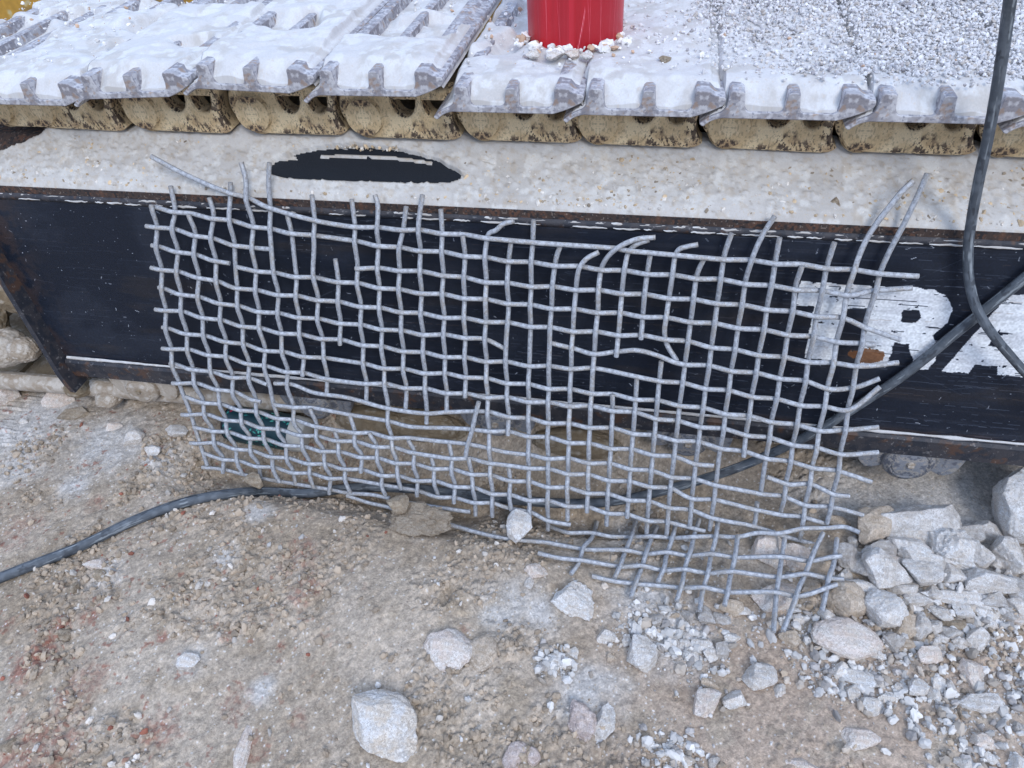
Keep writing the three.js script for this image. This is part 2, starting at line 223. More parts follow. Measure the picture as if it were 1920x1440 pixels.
{
  const d = faceTex.image.data; setSeed(77);
  const dot = (x, y, c, a) => { x = Math.floor(x); y = Math.floor(y); if (x < 0 || y < 0 || x >= FW || y >= FH) return; const q = (y * FW + x) * 4; for (let m = 0; m < 3; m++) d[q + m] = lerp(d[q + m], c[m], a); };
  for (let k = 0; k < 1100; k++) { const x = rr(0, FW), y = Math.pow(rnd(), 1.3) * FH, L = Math.pow(rnd(), 3) * 190 + 8, sl = rr(-0.04, 0.04) + (rnd() < .1 ? rr(-.7, .7) : 0), a = rr(0.05, 0.34) * (x < FW * .25 ? .45 : 1), cc = rnd() < .75 ? [150, 156, 168] : [128, 98, 76]; for (let s = 0; s < L; s++) if (vn2(s / 7 + k, k) > 0.35) dot(x + s, y + s * sl, cc, a); }
  for (let k = 0; k < 900; k++) { const x = rr(0, FW), y = rr(0, FH), L = rnd() < .25 ? rr(2, 6) : 1, an = rr(0, 3), a = rr(.35, .95); for (let s = 0; s < L; s++) dot(x + s * Math.cos(an), y + s * Math.sin(an), [206, 210, 216], a); if (rnd() < .2) dot(x + 1, y, [206, 210, 216], a); }
  faceTex.needsUpdate = true;
}
M.face = new THREE.MeshPhysicalMaterial({ map: faceTex, roughness: 0.48, specularIntensity: 0.55, ...grainB(6, 0.0002) });

// ------------------------------------------------------------------ crawler undercarriage
const crawler = group('crawler_undercarriage');
tag(crawler, 'black crawler track undercarriage with lettered side plate and dust caked shoes', 'crawler track');
const part = (name, geo, mat, parent = crawler) => mesh(name, geo, mat, parent);
{
  const th = Math.atan((FACEZ1 - FACEZ0) / (TOPY - LINEY)), nz = Math.cos(th), ny = Math.sin(th);
  // side plate: front face carries the print, with returns behind
  const g = gridGeo(60, 12, (u, v) => { const x = lerp(XL, XR, u), y = lerp(LINEY, TOPY - 0.018, v), p = V(x, y, faceZ(y) + 0.0012 * (fbm2(x * 3, y * 6, 2) - .5)); p.uv = [u, (y - LINEY) / (TOPY - LINEY)]; return p; });
  { const ix = g.index.array; for (let i = 0; i < ix.length; i += 3) { const t = ix[i + 1]; ix[i + 1] = ix[i + 2]; ix[i + 2] = t; } g.computeVertexNormals(); }
  const back = extrudeX([[faceZ(LINEY) - 0.003, LINEY], [faceZ(TOPY - .02) - 0.003, TOPY - .02], [faceZ(TOPY - .02) - .014, TOPY - .02], [faceZ(LINEY) - .014, LINEY]], XL, XR);
  part('side_plate', g, M.face); part('plate_backing', back, M.black);
  // upper sloping plate (the rusty edge shows), weld below it
  part('upper_plate', boxUV(extrudeX([[0.003, TOPY - 0.013], [0.003, TOPY], [-0.10, TOPY + 0.056], [-0.34, TOPY + 0.056], [-0.34, TOPY + 0.044], [-0.098, TOPY + 0.044], [-0.004, TOPY - 0.013]], XL - 0.5, XR)), M.rust);
  const wp = []; for (let i = 0; i <= 200; i++) { const x = lerp(XL + .01, XR, i / 200); wp.push(V(x, TOPY - 0.0205 + 0.0012 * (vn2(x * 40, 2) - .5), -0.0005)); }
  part('weld_bead', tube(wp, 0.0085, 8, 0.15), M.flange);
  const dl = []; setSeed(5); 
  for (const [yo, z, gap] of [[0.0150, 0.0046, .4], [0.0205, 0.0086, 1]]) for (let x = XL + .02; x < XR; ) { const L = rr(.012, .07), yb = TOPY - yo - .002 * vn2(x * 20, yo * 900), pts = []; for (let k = 0; k <= 8; k++) pts.push(V(x + L * k / 8, yb + 0.0016 * (rnd() - .5), z)); const w = rr(.6, 1.25); dl.push(tube(pts, t => 0.0019 * w * Math.sqrt(Math.sin(Math.PI * clamp(t, .04, .96))), 6, .9, x * 9)); x += L + rr(.001, .022) * gap + (rnd() < .1 * gap ? .05 : 0); }
  part('dust_line', mergeGeometries(dl), M.dust).userData.kind = 'stuff';
  // lower flange with a dust line on its ledge
  part('lower_flange', boxUV(extrudeX([[0.058, LINEY - .001], [0.065, LINEY - .003], [0.069, LINEY - .008], [0.069, 0.139], [0.063, 0.134], [0.045, 0.134], [0.045, LINEY - .002]], XL + 0.055, XR)), M.flange);
  const lp = []; for (let i = 0; i <= 260; i++) { const x = lerp(XL + .06, XR, i / 260); lp.push(V(x, LINEY + 0.0008 + 0.0014 * (fbm2(x * 60, 4, 3) - .5), 0.0612)); }
  part('ledge_dust', tube(lp, (t, l) => 0.0030 * (0.55 + 0.8 * vn2(l * 25, 8)), 6, .5), M.dust).userData.kind = 'stuff';
  // frame bottom and inner body, dark
  part('frame_body', extrudeX([[0.044, 0.150], [-0.005, TOPY - .03], [-0.10, TOPY + .035], [-0.33, TOPY + .035], [-0.33, 0.15]], XL + 0.02, XR - .01), M.black);
  // end flange standing out at the left end of the plate
  const a0 = faceHit(122, 667), a1 = faceHit(0, 464);
  const top = a1.clone().add(a1.clone().sub(a0).multiplyScalar(0.35)), bot = a0.clone().add(a0.clone().sub(a1).multiplyScalar(0.30));
  const prof = []; const N = 16;
  for (let i = 0; i <= N; i++) { const q = top.clone().lerp(bot, i / N); prof.push(q); }
  const pos = [], idx = [];
  for (let i = 0; i <= N; i++) { const q = prof[i], w = 0.034 * (1 - 0.25 * sst(.9, 1, i / N)); for (const [dx, dz] of [[0, -0.05], [0, w], [-0.012, w], [-0.012, -0.05]]) pos.push(q.x + dx, q.y, q.z + dz); }
  for (let i = 0; i < N; i++) for (let k = 0; k < 4; k++) { const a = i * 4 + k, b = i * 4 + (k + 1) % 4; idx.push(a, b, a + 4, b, b + 4, a + 4); }
  idx.push(0, 2, 1, 0, 3, 2); const e = N * 4; idx.push(e, e + 1, e + 2, e, e + 2, e + 3);
  let fg = new THREE.BufferGeometry(); fg.setAttribute('position', new THREE.Float32BufferAttribute(pos, 3)); fg.setIndex(idx); fg = fg.toNonIndexed(); fg.computeVertexNormals(); boxUV(fg);
  part('end_flange', fg, M.flange);
}
// track shoes: rolled triple-grouser section
const PITCH_M = 0.2006;
const shoeShape = (() => {
  const s = new THREE.Shape(), m = (x, y) => [x / 1000, y / 1000];
  s.moveTo(...m(0, -8)); s.quadraticCurveTo(...m(2, -13), ...m(7, -12)); s.quadraticCurveTo(...m(14, -3), ...m(30, 0)); s.lineTo(...m(184, 0));
  s.quadraticCurveTo(...m(206, 6), ...m(226, 17)); s.quadraticCurveTo(...m(233, 23), ...m(229, 30)); s.lineTo(...m(214, 33)); s.lineTo(...m(207, 38)); s.lineTo(...m(190, 39));
  s.quadraticCurveTo(...m(186, 38), ...m(187, 30)); s.quadraticCurveTo(...m(187, 12), ...m(178, 10)); s.lineTo(...m(141, 10)); s.quadraticCurveTo(...m(134, 11), ...m(133, 20)); s.lineTo(...m(131, 36)); s.lineTo(...m(127, 38)); s.lineTo(...m(118, 38)); s.lineTo(...m(115, 36)); s.lineTo(...m(113, 20)); s.quadraticCurveTo(...m(112, 11), ...m(105, 10));
  s.lineTo(...m(68, 10)); s.quadraticCurveTo(...m(60, 11), ...m(59, 22)); s.lineTo(...m(57, 37)); s.lineTo(...m(53, 39)); s.lineTo(...m(40, 39)); s.lineTo(...m(37, 37)); s.lineTo(...m(35, 20)); s.quadraticCurveTo(...m(33, 10), ...m(24, 7)); s.quadraticCurveTo(...m(10, 2), ...m(0, -8));
  return s;
})();
const shoeGeo = boxUV(new THREE.ExtrudeGeometry(shoeShape, { depth: 0.5, bevelEnabled: true, bevelThickness: 0.0025, bevelSize: 0.0015, bevelOffset: -0.0015, bevelSegments: 2, curveSegments: 6 }).translate(0, 0, -0.5));
const prof = x => {                                     // top of the bare shoe at local x (metres)
  const m = x * 1000; if (m < 0) return -.012; if (m < 24) return lerp(-8, 7, sst(0, 24, m)) / 1000; if (m > 34 && m < 60) return .038; if (m > 112 && m < 134) return .0375; if (m > 186 && m < 210) return .038; if (m >= 210) return lerp(.034, .028, (m - 210) / 20); return .010;
};
const track = new THREE.Group();
const lips = [[140, 198, 2.6], [345, 176, -1.8], [570, 190, 0.2], [812, 206, 0], [1056, 215, 0], [1312, 225, 0], [1585, 233, 0]];
const gravelAmt = (x, z) => sst(0.0, 0.55, x + 0.5 * (-z) - 0.16 + 0.1 * (vn2(x * 9, z * 9) - .5));
function dustGeo(k, x0, ang) {
  const nu = 110, nv = 190;
  return gridGeo(nu, nv, (u, v) => {
    const x = lerp(0.004, 0.2285, u), z = -lerp(0.0015, 0.495, Math.pow(v, 1.25)), wx = x0 + x;
    const gr = gravelAmt(wx, z), d = -z + 0.012 * (vn2(wx * 40, z * 20 + 3) - .5);
    const top = 0.041 + 0.009 * (fbm2(wx * 13 + 3, z * 13, 3) - .5) * 2 + 0.0045 * fbm2(wx * 34 + z * 20, z * 44, 3);
    const front = 0.0115 + 0.002 * vn2(wx * 60, 5);
    let h = lerp(front, top, sst(-0.006, 0.046, d + 0.010 * (vn2(wx * 14, 9) - .4)));
    const hole = sst(.46, .62, fbm2(wx * 7 + 20, z * 9 + k * 7, 3)) * sst(.10, .17, d) * (1 - gr) * (x0 < 0.05 ? 1 : 0); // hollows where the grousers show again
    h = lerp(h, 0.017 + 0.004 * vn2(wx * 30, z * 30), hole * 0.95);
    h = lerp(h, 0.043 + 0.030 * sst(0.05, 0.4, d) + 0.006 * (fbm2(wx * 12, z * 12, 3) - .5), gr * sst(.01, .07, d));
    const p = prof(x), fill = x < 0.03 ? sst(-.02, .03, x) : 1;
    h = x < 0.03 ? lerp(p + 0.0015, Math.max(h, p), sst(0.01, 0.03, x) * sst(0.02, 0.08, d)) : h;
    if (x > 0.207) h = lerp(Math.min(h, p + 0.0025 + gr * .012), p - 0.006 - .01 * sst(.222, .2285, x) * (1 - gr), sst(0.218, 0.2285, x));
    h += fill * 0.0009 * (fbm2(wx * 120, z * 120, 2) - .5);
    if (v === 0 || v > .995) h = Math.min(h, p - .003);
    return Object.assign(V(x, h, z), { uv: [wx, z] });
  });
}
for (let k = -2; k < 9; k++) {
  let x0, y0 = SHOEY, ang = 0;
  if (k >= 0 && k < lips.length) { const L = lips[k], p = atZ(L[0], L[1], 0); x0 = p.x; ang = THREE.MathUtils.degToRad(L[2]); y0 = p.y + 0.010 - (k > 2 ? 0 : 0); if (k > 2) y0 = SHOEY + 0.0; }
  else x0 = atZ(...(k < 0 ? lips[0] : lips[6]).slice(0, 2), 0).x + (k < 0 ? k : k - 6) * PITCH_M;
  if (k < 0) { y0 = SHOEY - 0.004 + 0.002 * k; ang = 0.0; }
  const s = part('track_shoe', shoeGeo, M.shoe); s.position.set(x0, y0, 0); s.rotation.z = ang; s.updateMatrixWorld();
  const dg = dustGeo(k, x0, ang); part('dust_cake', dg, M.dust, s);
}
// chain links under the shoes
const linkShape = (() => {
  const s = new THREE.Shape(), m = (x, y) => [x / 1000, y / 1000];
  s.moveTo(...m(-6, 0)); s.bezierCurveTo(...m(-26, -28), ...m(-22, -58), ...m(10, -73)); s.lineTo(...m(28, -82)); s.quadraticCurveTo(...m(32, -85), ...m(42, -85)); s.lineTo(...m(170, -85)); s.quadraticCurveTo(...m(184, -84), ...m(190, -76)); s.bezierCurveTo(...m(176, -60), ...m(172, -40), ...m(190, 0)); s.lineTo(...m(-6, 0));
  for (const [cx, w] of [[96, 21], [148, 19]]) { const h = new THREE.Path(); h.moveTo(...m(cx - w, -18)); h.bezierCurveTo(...m(cx - w + 2, -58), ...m(cx + w - 2, -58), ...m(cx + w, -18)); h.lineTo(...m(cx - w, -18)); s.holes.push(h); }
  return s;
})();
const linkGeo = boxUV(new THREE.ExtrudeGeometry(linkShape, { depth: 0.03, bevelEnabled: true, bevelThickness: 0.005, bevelSize: 0.005, bevelOffset: -0.005, bevelSegments: 3, curveSegments: 10 }).translate(0, 0, -0.03));
const pinGeo = boxUV(new THREE.CylinderGeometry(0.031, 0.036, 0.020, 28).rotateX(Math.PI / 2));
const linkX = [-40, 150, 340, 560, 790, 1000, 1230, 1478, 1735].map((q, i) => atZ([-20, 55, 240, 440, 645, 858, 1072, 1310, 1553][i], [235, 232, 232, 230, 235, 245, 255, 265, 275][i], -0.09).x);
setSeed(31);
for (let k = 0; k < 12; k++) {
  const x0 = (k < 9 ? linkX[k] : linkX[8] + (k - 8) * PITCH_M) + 0.018;
  const l = part('track_link', linkGeo, M.link); l.position.set(x0, SHOEY - 0.001, -0.092 + rr(-.002, .002)); l.rotation.z = rr(-.012, .012); l.rotation.y = -0.02;
  const pn = part('link_pin', pinGeo, M.link, l); pn.position.set(0.026, -0.046, 0.004); 
  const bs = new THREE.SphereGeometry(0.034, 20, 14); bs.scale(1, 1.15, 0.35); boxUV(bs); part('link_boss', bs, M.link, l).position.set(0.026, -0.05, -0.004);
}
part('chain_core', boxUV(new THREE.BoxGeometry(2.6, 0.1, 0.14).translate(0.2, SHOEY - 0.062, -0.27)), M.mud);
// dust and dried mud lying on the sloping plate, with a bare slot
{
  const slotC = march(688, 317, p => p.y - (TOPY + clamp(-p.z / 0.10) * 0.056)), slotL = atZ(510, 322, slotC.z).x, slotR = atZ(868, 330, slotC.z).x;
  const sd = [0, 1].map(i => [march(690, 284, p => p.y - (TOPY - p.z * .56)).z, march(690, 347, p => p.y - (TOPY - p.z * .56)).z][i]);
  const sl = new THREE.Vector2(-0.10, 0.056), len = sl.length(), nx = 0.056 / len, nyy = 0.10 / len;
  const nu = 760, nv = 64;
  const g = gridGeo(nu, nv, (u, v) => {
    const t = v * 1.42, xl = -1.30 + 0.0 * t, x = lerp(xl, XR, u), z0 = -0.10 * Math.min(t, 1) - 0.1 * Math.max(0, t - 1) + 0.0025 * (1 - v), y0 = TOPY + 0.056 * Math.min(t, 1);
    let th = 0.0015 + 0.0075 * sst(0, 0.16, t) + 0.006 * (fbm2(x * 14, t * 3 + 4, 4) - .45) * sst(0, .2, t) + 0.0022 * (fbm2(x * 60, t * 8, 2) - .5) * sst(0, .15, t);
    const [c1, , ci] = cell2(x * 95, t * 10.5); th += 0.0045 * sst(.45, .1, c1) * (ci > .55 ? ci : 0) * sst(.1, .3, t) * (1 - 0.6 * sst(.75, 1, t));
    const ph = ((x - linkX[4]) / PITCH_M % 1 + 1) % 1; th += sst(.8, 1.25, t) * (0.010 + 0.012 * sst(.16, 0, Math.min(ph, 1 - ph)));
    // bare slot
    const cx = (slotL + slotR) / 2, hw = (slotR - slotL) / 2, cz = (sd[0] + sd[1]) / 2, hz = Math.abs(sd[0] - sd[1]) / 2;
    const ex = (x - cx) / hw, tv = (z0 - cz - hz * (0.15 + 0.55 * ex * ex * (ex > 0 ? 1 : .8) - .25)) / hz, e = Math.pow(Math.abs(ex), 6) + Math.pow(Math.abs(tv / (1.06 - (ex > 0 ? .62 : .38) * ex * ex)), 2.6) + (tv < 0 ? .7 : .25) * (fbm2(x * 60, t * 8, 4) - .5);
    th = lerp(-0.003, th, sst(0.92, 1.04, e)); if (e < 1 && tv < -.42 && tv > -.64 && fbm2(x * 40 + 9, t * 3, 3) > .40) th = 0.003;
    // ragged end at the left
    const xe = -1.075 + 0.16 * t + 0.05 * (fbm2(t * 5, x * 8 + 2, 3) - .5); th = lerp(-0.02, th, sst(xe - 0.006, xe + 0.012, x));
    if (v === 0) th = -0.0005;
    return Object.assign(V(x, y0 + nyy * th, z0 + nx * th), { uv: [x, t * .115] });
  }, (p, u, v) => { const q = [p.x, v]; const n = fbm2(p.x * 10, v * 2.2, 4), s = fbm2(p.x * 120, v * 17, 3); let c = mix3([.94, .94, .95], [1.02, 1.02, 1.01], n); c = mix3(c, [.86, .78, .68], 0.6 * sst(.60, .72, s)); return mix3(c, [.55, .5, .45], .5 * sst(.76, .82, fbm2(p.x * 180 + 5, v * 26, 2))); });
  { const ix = g.index.array; for (let i = 0; i < ix.length; i += 3) { const t = ix[i + 1]; ix[i + 1] = ix[i + 2]; ix[i + 2] = t; } g.computeVertexNormals(); }
  const dm = M.dust.clone(); dm.vertexColors = true; dm.map = rep(mott(512, 512, 20, 20, [188, 184, 179], [[[178, 173, 167], .4, .40, .66], [[198, 195, 190], .8, .48, .72], [[184, 164, 138], 5, .70, .80, 3, .5]], .05), 4, 4); part('dried_mud', g, dm);
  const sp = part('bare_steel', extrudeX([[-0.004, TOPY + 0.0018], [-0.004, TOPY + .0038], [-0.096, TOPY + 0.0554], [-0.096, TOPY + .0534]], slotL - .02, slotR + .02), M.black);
}
// rollers peeping out below the flange
{
  const rp = [[268, 727, 33, 1], [591, 757, 34, 0], [931, 788, 35, 0], [1290, 824, 38, 0], [1703, 862, 46, 0]];
  for (const [px, py, r, muddy] of rp) {
    const c = atZ(px, py, 0.050), R = r / FPX * c.clone().sub(CAM).dot(fwd), mt = muddy ? M.mudroller : M.roller;
    const pr = [[0, .016], [R * .62, .016], [R * .66, .012], [R * .72, .012], [R * .76, .015], [R * .80, .011], [R * .93, .010], [R, .004], [R, -.03], [R * 1.12, -.032], [R * 1.12, -.06], [0, -.06]].map(q => new THREE.Vector2(q[0], q[1]));
    const lg = boxUV(new THREE.LatheGeometry(pr, 40).rotateX(Math.PI / 2));
    const rl = part('track_roller', lg, mt); rl.position.copy(c);
    const pl = part('grease_plug', boxUV(new THREE.CylinderGeometry(0.006, 0.0075, 0.006, 6).rotateX(Math.PI / 2)), muddy ? M.mud : M.mudroller, rl); pl.position.set(0, 0.004, 0.018);
    const br = new THREE.Shape(); br.moveTo(-R * 2.1, R * 1.1); br.lineTo(R * 2.1, R * 1.1); br.bezierCurveTo(R * 2.1, -R * .4, R * 1.8, -R * .8, R * 1.4, -R * .72); br.lineTo(R * .8, -R * .4); br.lineTo(-R * .8, -R * .4); br.lineTo(-R * 1.3, -R * .62); br.bezierCurveTo(-R * 1.6, -R * .7, -R * 2.0, -R * .2, -R * 2.1, R * 1.1);
    part('roller_bracket', boxUV(new THREE.ExtrudeGeometry(br, { depth: .012, bevelSize: .003, bevelThickness: .003, bevelSegments: 2 }).translate(0, 0, -.016)), mt, rl);
  }
}
// lower chain rail at the left end, and the yellow chassis beam behind the track
{
  const c0 = atZ(0, 712, 0.02), c1 = atZ(330, 738, 0.02);
  const pts = []; for (let i = 0; i <= 30; i++) { const x = lerp(-1.7, -0.45, i / 30); pts.push(V(x, lerp(c0.y, c1.y, (x - c0.x) / (c1.x - c0.x)), 0.02)); }
  part('chain_rail', tube(pts, 0.022, 12, .12), M.mudroller);
  const lowShoe = new THREE.BoxGeometry(0.185, 0.02, 0.42); boxUV(lowShoe);
  for (let k = 0; k < 6; k++) { const s = part('ground_shoe', lowShoe, M.mud); s.position.set(-1.55 + k * PITCH_M, 0.014, -0.22); }
  part('chassis_beam', boxUV(new THREE.BoxGeometry(2.4, 0.5, 0.1).translate(-0.9, 0.55, -0.9)), M.yellow);
  part('sprocket_guard', boxUV(extrudeX([[-0.16, 0.12], [-0.12, 0.34], [-0.18, 0.50], [-0.3, 0.5], [-0.3, 0.12]], -1.75, -1.09)), M.black);
}

// dried mud packed around the drive end, left of the flange
{
  const lump = (px, py, z, w, h, d, sd, mt) => { const c = atZ(px, py, z), g = new THREE.IcosahedronGeometry(1, 24), p = g.attributes.position; for (let i = 0; i < p.count; i++) { const x = p.getX(i), y = p.getY(i), q = p.getZ(i), r = 1 + .3 * (fbm3(x * 2 + sd, y * 2, q * 2, 4) - .5) + .10 * (fbm3(x * 9, y * 9 + sd, q * 9, 3) - .5); p.setXYZ(i, x * r * w, y * r * h, q * r * d); } let k = g; k.deleteAttribute('normal'); k.deleteAttribute('uv'); k = mergeVertices(k, 1e-5); k.computeVertexNormals(); boxUV(k); part('packed_mud', k, mt).position.copy(c); };
  lump(0, 652, 0.0, .07, .045, .05, 3, M.mudroller); lump(45, 655, 0.02, .035, .03, .03, 7, M.mudroller); lump(-70, 640, 0.02, .06, .05, .04, 8, M.mudroller); lump(20, 545, -0.02, .05, .05, .04, 9, M.mud); lump(-60, 580, -0.04, .09, .09, .05, 12, M.mud);
  lump(150, 725, .03, .035, .022, .03, 15, M.mud); lump(205, 745, .035, .03, .02, .03, 16, M.mudroller); lump(430, 770, .03, .05, .03, .03, 17, M.mud); lump(700, 790, .03, .09, .032, .03, 18, M.mud); lump(1080, 830, .03, .09, .032, .03, 19, M.mud); lump(800, 800, .025, .09, .04, .03, 21, M.mud);
}
// ------------------------------------------------------------------ wire screen leaning on the plate
M.wire = new THREE.MeshStandardMaterial({ map: rep(mott(512, 256, 20, 10, [164, 167, 173], [[[146, 148, 153], .6, .40, .62], [[158, 150, 140], .25, .50, .72, 3, .55], [[180, 183, 188], 1, .5, .7, 4, .9], [[122, 122, 126], 1.6, .62, .76, 3, .6], [[206, 208, 211], 5, .70, .80, 3, .7]], .06), 12, 24), roughness: 0.62, metalness: 0.25, ...grainB(30, 0.0002) });
const WR = 0.0043, meshZ = (x, y) => 0.016 + (0.57 - y) * 0.285 + 0.006 * Math.sin(x * 4 + y * 5) * sst(.6, .3, y) + 0.042 * Math.exp(-((x / 0.36) ** 2)) * sst(.32, 0, y);
const MN = V(0, 0.27, 1).normalize();
const rows = [
  [[[283, 293], [337, 322], [396, 348], [458, 370], [500, 386], [583, 410], [664, 424], [781, 432], [868, 441], [954, 449], [1042, 457], [1142, 466], [1215, 472], [1312, 481], [1404, 489], [1498, 497], [1598, 507], [1650, 512], [1722, 518]]],
  [[[279, 388], [325, 396], [423, 413], [500, 429], [583, 442], [664, 453], [747, 465], [825, 473], [910, 484], [996, 493], [1087, 501], [1173, 509], [1260, 517], [1347, 525], [1445, 537], [1545, 547], [1592, 552], [1644, 546], [1711, 540]]],
  [[[276, 423], [317, 429], [396, 448], [469, 465], [508, 468]], [[668, 502], [747, 506], [829, 515], [912, 528], [996, 536], [1079, 542], [1162, 549], [1254, 558], [1345, 568], [1437, 579], [1531, 592], [1582, 598], [1628, 615], [1688, 637]]],
  [[[282, 461], [333, 471], [404, 488], [432, 493]], [[446, 500], [508, 512], [590, 522], [668, 532], [747, 544], [829, 553], [912, 563], [994, 573], [1075, 581], [1158, 588], [1248, 597], [1339, 608], [1431, 620], [1525, 633], [1608, 645], [1642, 648]]],
  [[[285, 501], [371, 519], [440, 538], [517, 551], [594, 561], [672, 573], [752, 584], [831, 594], [912, 602], [994, 611], [1075, 620], [1160, 627], [1248, 635], [1335, 650], [1420, 664], [1514, 677], [1613, 685], [1685, 680]]],
  [[[295, 540], [337, 550], [410, 567], [485, 583], [560, 594], [639, 605], [714, 616], [791, 626], [872, 632], [910, 638], [947, 655]], [[1033, 644], [1071, 654], [1115, 662], [1156, 661], [1196, 658], [1233, 666], [1267, 678], [1327, 687], [1411, 700], [1509, 716], [1552, 727], [1600, 729], [1650, 710]]],
  [[[293, 579], [333, 584], [410, 601], [483, 616], [558, 628], [635, 638], [714, 651], [791, 662], [872, 672], [948, 680], [1029, 688], [1110, 692], [1192, 705], [1280, 720], [1365, 734], [1455, 750], [1544, 764], [1592, 766], [1650, 725]]],
  [[[302, 615], [347, 624], [422, 639], [493, 655], [568, 667], [643, 678], [720, 689], [795, 698], [875, 706], [952, 717], [1029, 727], [1110, 736], [1192, 747], [1275, 759], [1359, 774], [1450, 790], [1540, 806], [1584, 808], [1648, 801]]],
  [[[306, 652], [347, 656], [420, 670], [493, 687], [568, 701], [645, 713], [718, 721], [795, 730], [875, 740], [952, 747], [1027, 756], [1106, 763], [1185, 774], [1269, 791], [1357, 806], [1444, 823], [1534, 842], [1580, 850], [1647, 848]]],
  [[[316, 683], [354, 690], [431, 706], [464, 710], [500, 722]], [[513, 720], [547, 723], [587, 737], [652, 745], [727, 763], [800, 773], [839, 772], [914, 774], [990, 786], [1067, 796], [1144, 804], [1227, 818], [1307, 830], [1394, 848], [1480, 867], [1571, 885], [1634, 904]]],
  [[[325, 717], [364, 720], [433, 735], [468, 746], [491, 752]], [[516, 758], [581, 766], [656, 780], [729, 792], [766, 801], [841, 802], [883, 803], [952, 811], [1029, 822], [1100, 833], [1181, 844], [1263, 858], [1305, 868], [1338, 872]], [[1438, 893], [1475, 905], [1525, 911], [1565, 925], [1592, 929]]],
  [[[350, 743], [377, 752], [445, 766], [518, 782], [591, 797], [662, 809], [733, 819], [806, 828], [883, 836], [952, 851], [1031, 858], [1104, 866], [1181, 877], [1263, 893], [1340, 907], [1394, 917], [1461, 931], [1511, 945], [1571, 955], [1619, 966]]],
  [[[342, 776], [381, 778], [447, 791], [522, 807], [591, 819], [662, 829], [731, 840], [810, 852], [879, 862], [954, 870], [1027, 881], [1102, 892], [1175, 904], [1254, 917], [1292, 931], [1350, 941], [1421, 954], [1507, 972], [1552, 984]]],
  [[[364, 800], [422, 811], [489, 824], [562, 838], [637, 849], [710, 861], [779, 872], [850, 882], [920, 893], [990, 905], [1060, 916], [1137, 928], [1210, 941], [1289, 957], [1360, 975], [1406, 985], [1450, 998], [1479, 1008], [1530, 1021], [1602, 1041]]],
  [[[358, 829], [402, 832], [468, 846], [535, 860], [608, 872], [681, 883], [742, 894], [815, 904], [884, 916], [950, 929], [1027, 941], [1102, 953], [1172, 966], [1252, 981], [1322, 996]]],
  [[[385, 849], [416, 859], [506, 877], [577, 889], [645, 899], [714, 911], [784, 923], [850, 935], [919, 945], [952, 955], [998, 964], [1032, 975], [1070, 983]]],
  [[[378, 877], [416, 882], [468, 895], [547, 909], [610, 919], [656, 926], [693, 927], [731, 934]], [[765, 943], [827, 952], [882, 960]]],
  [[[650, 929], [693, 943], [725, 950], [757, 961]]],
];
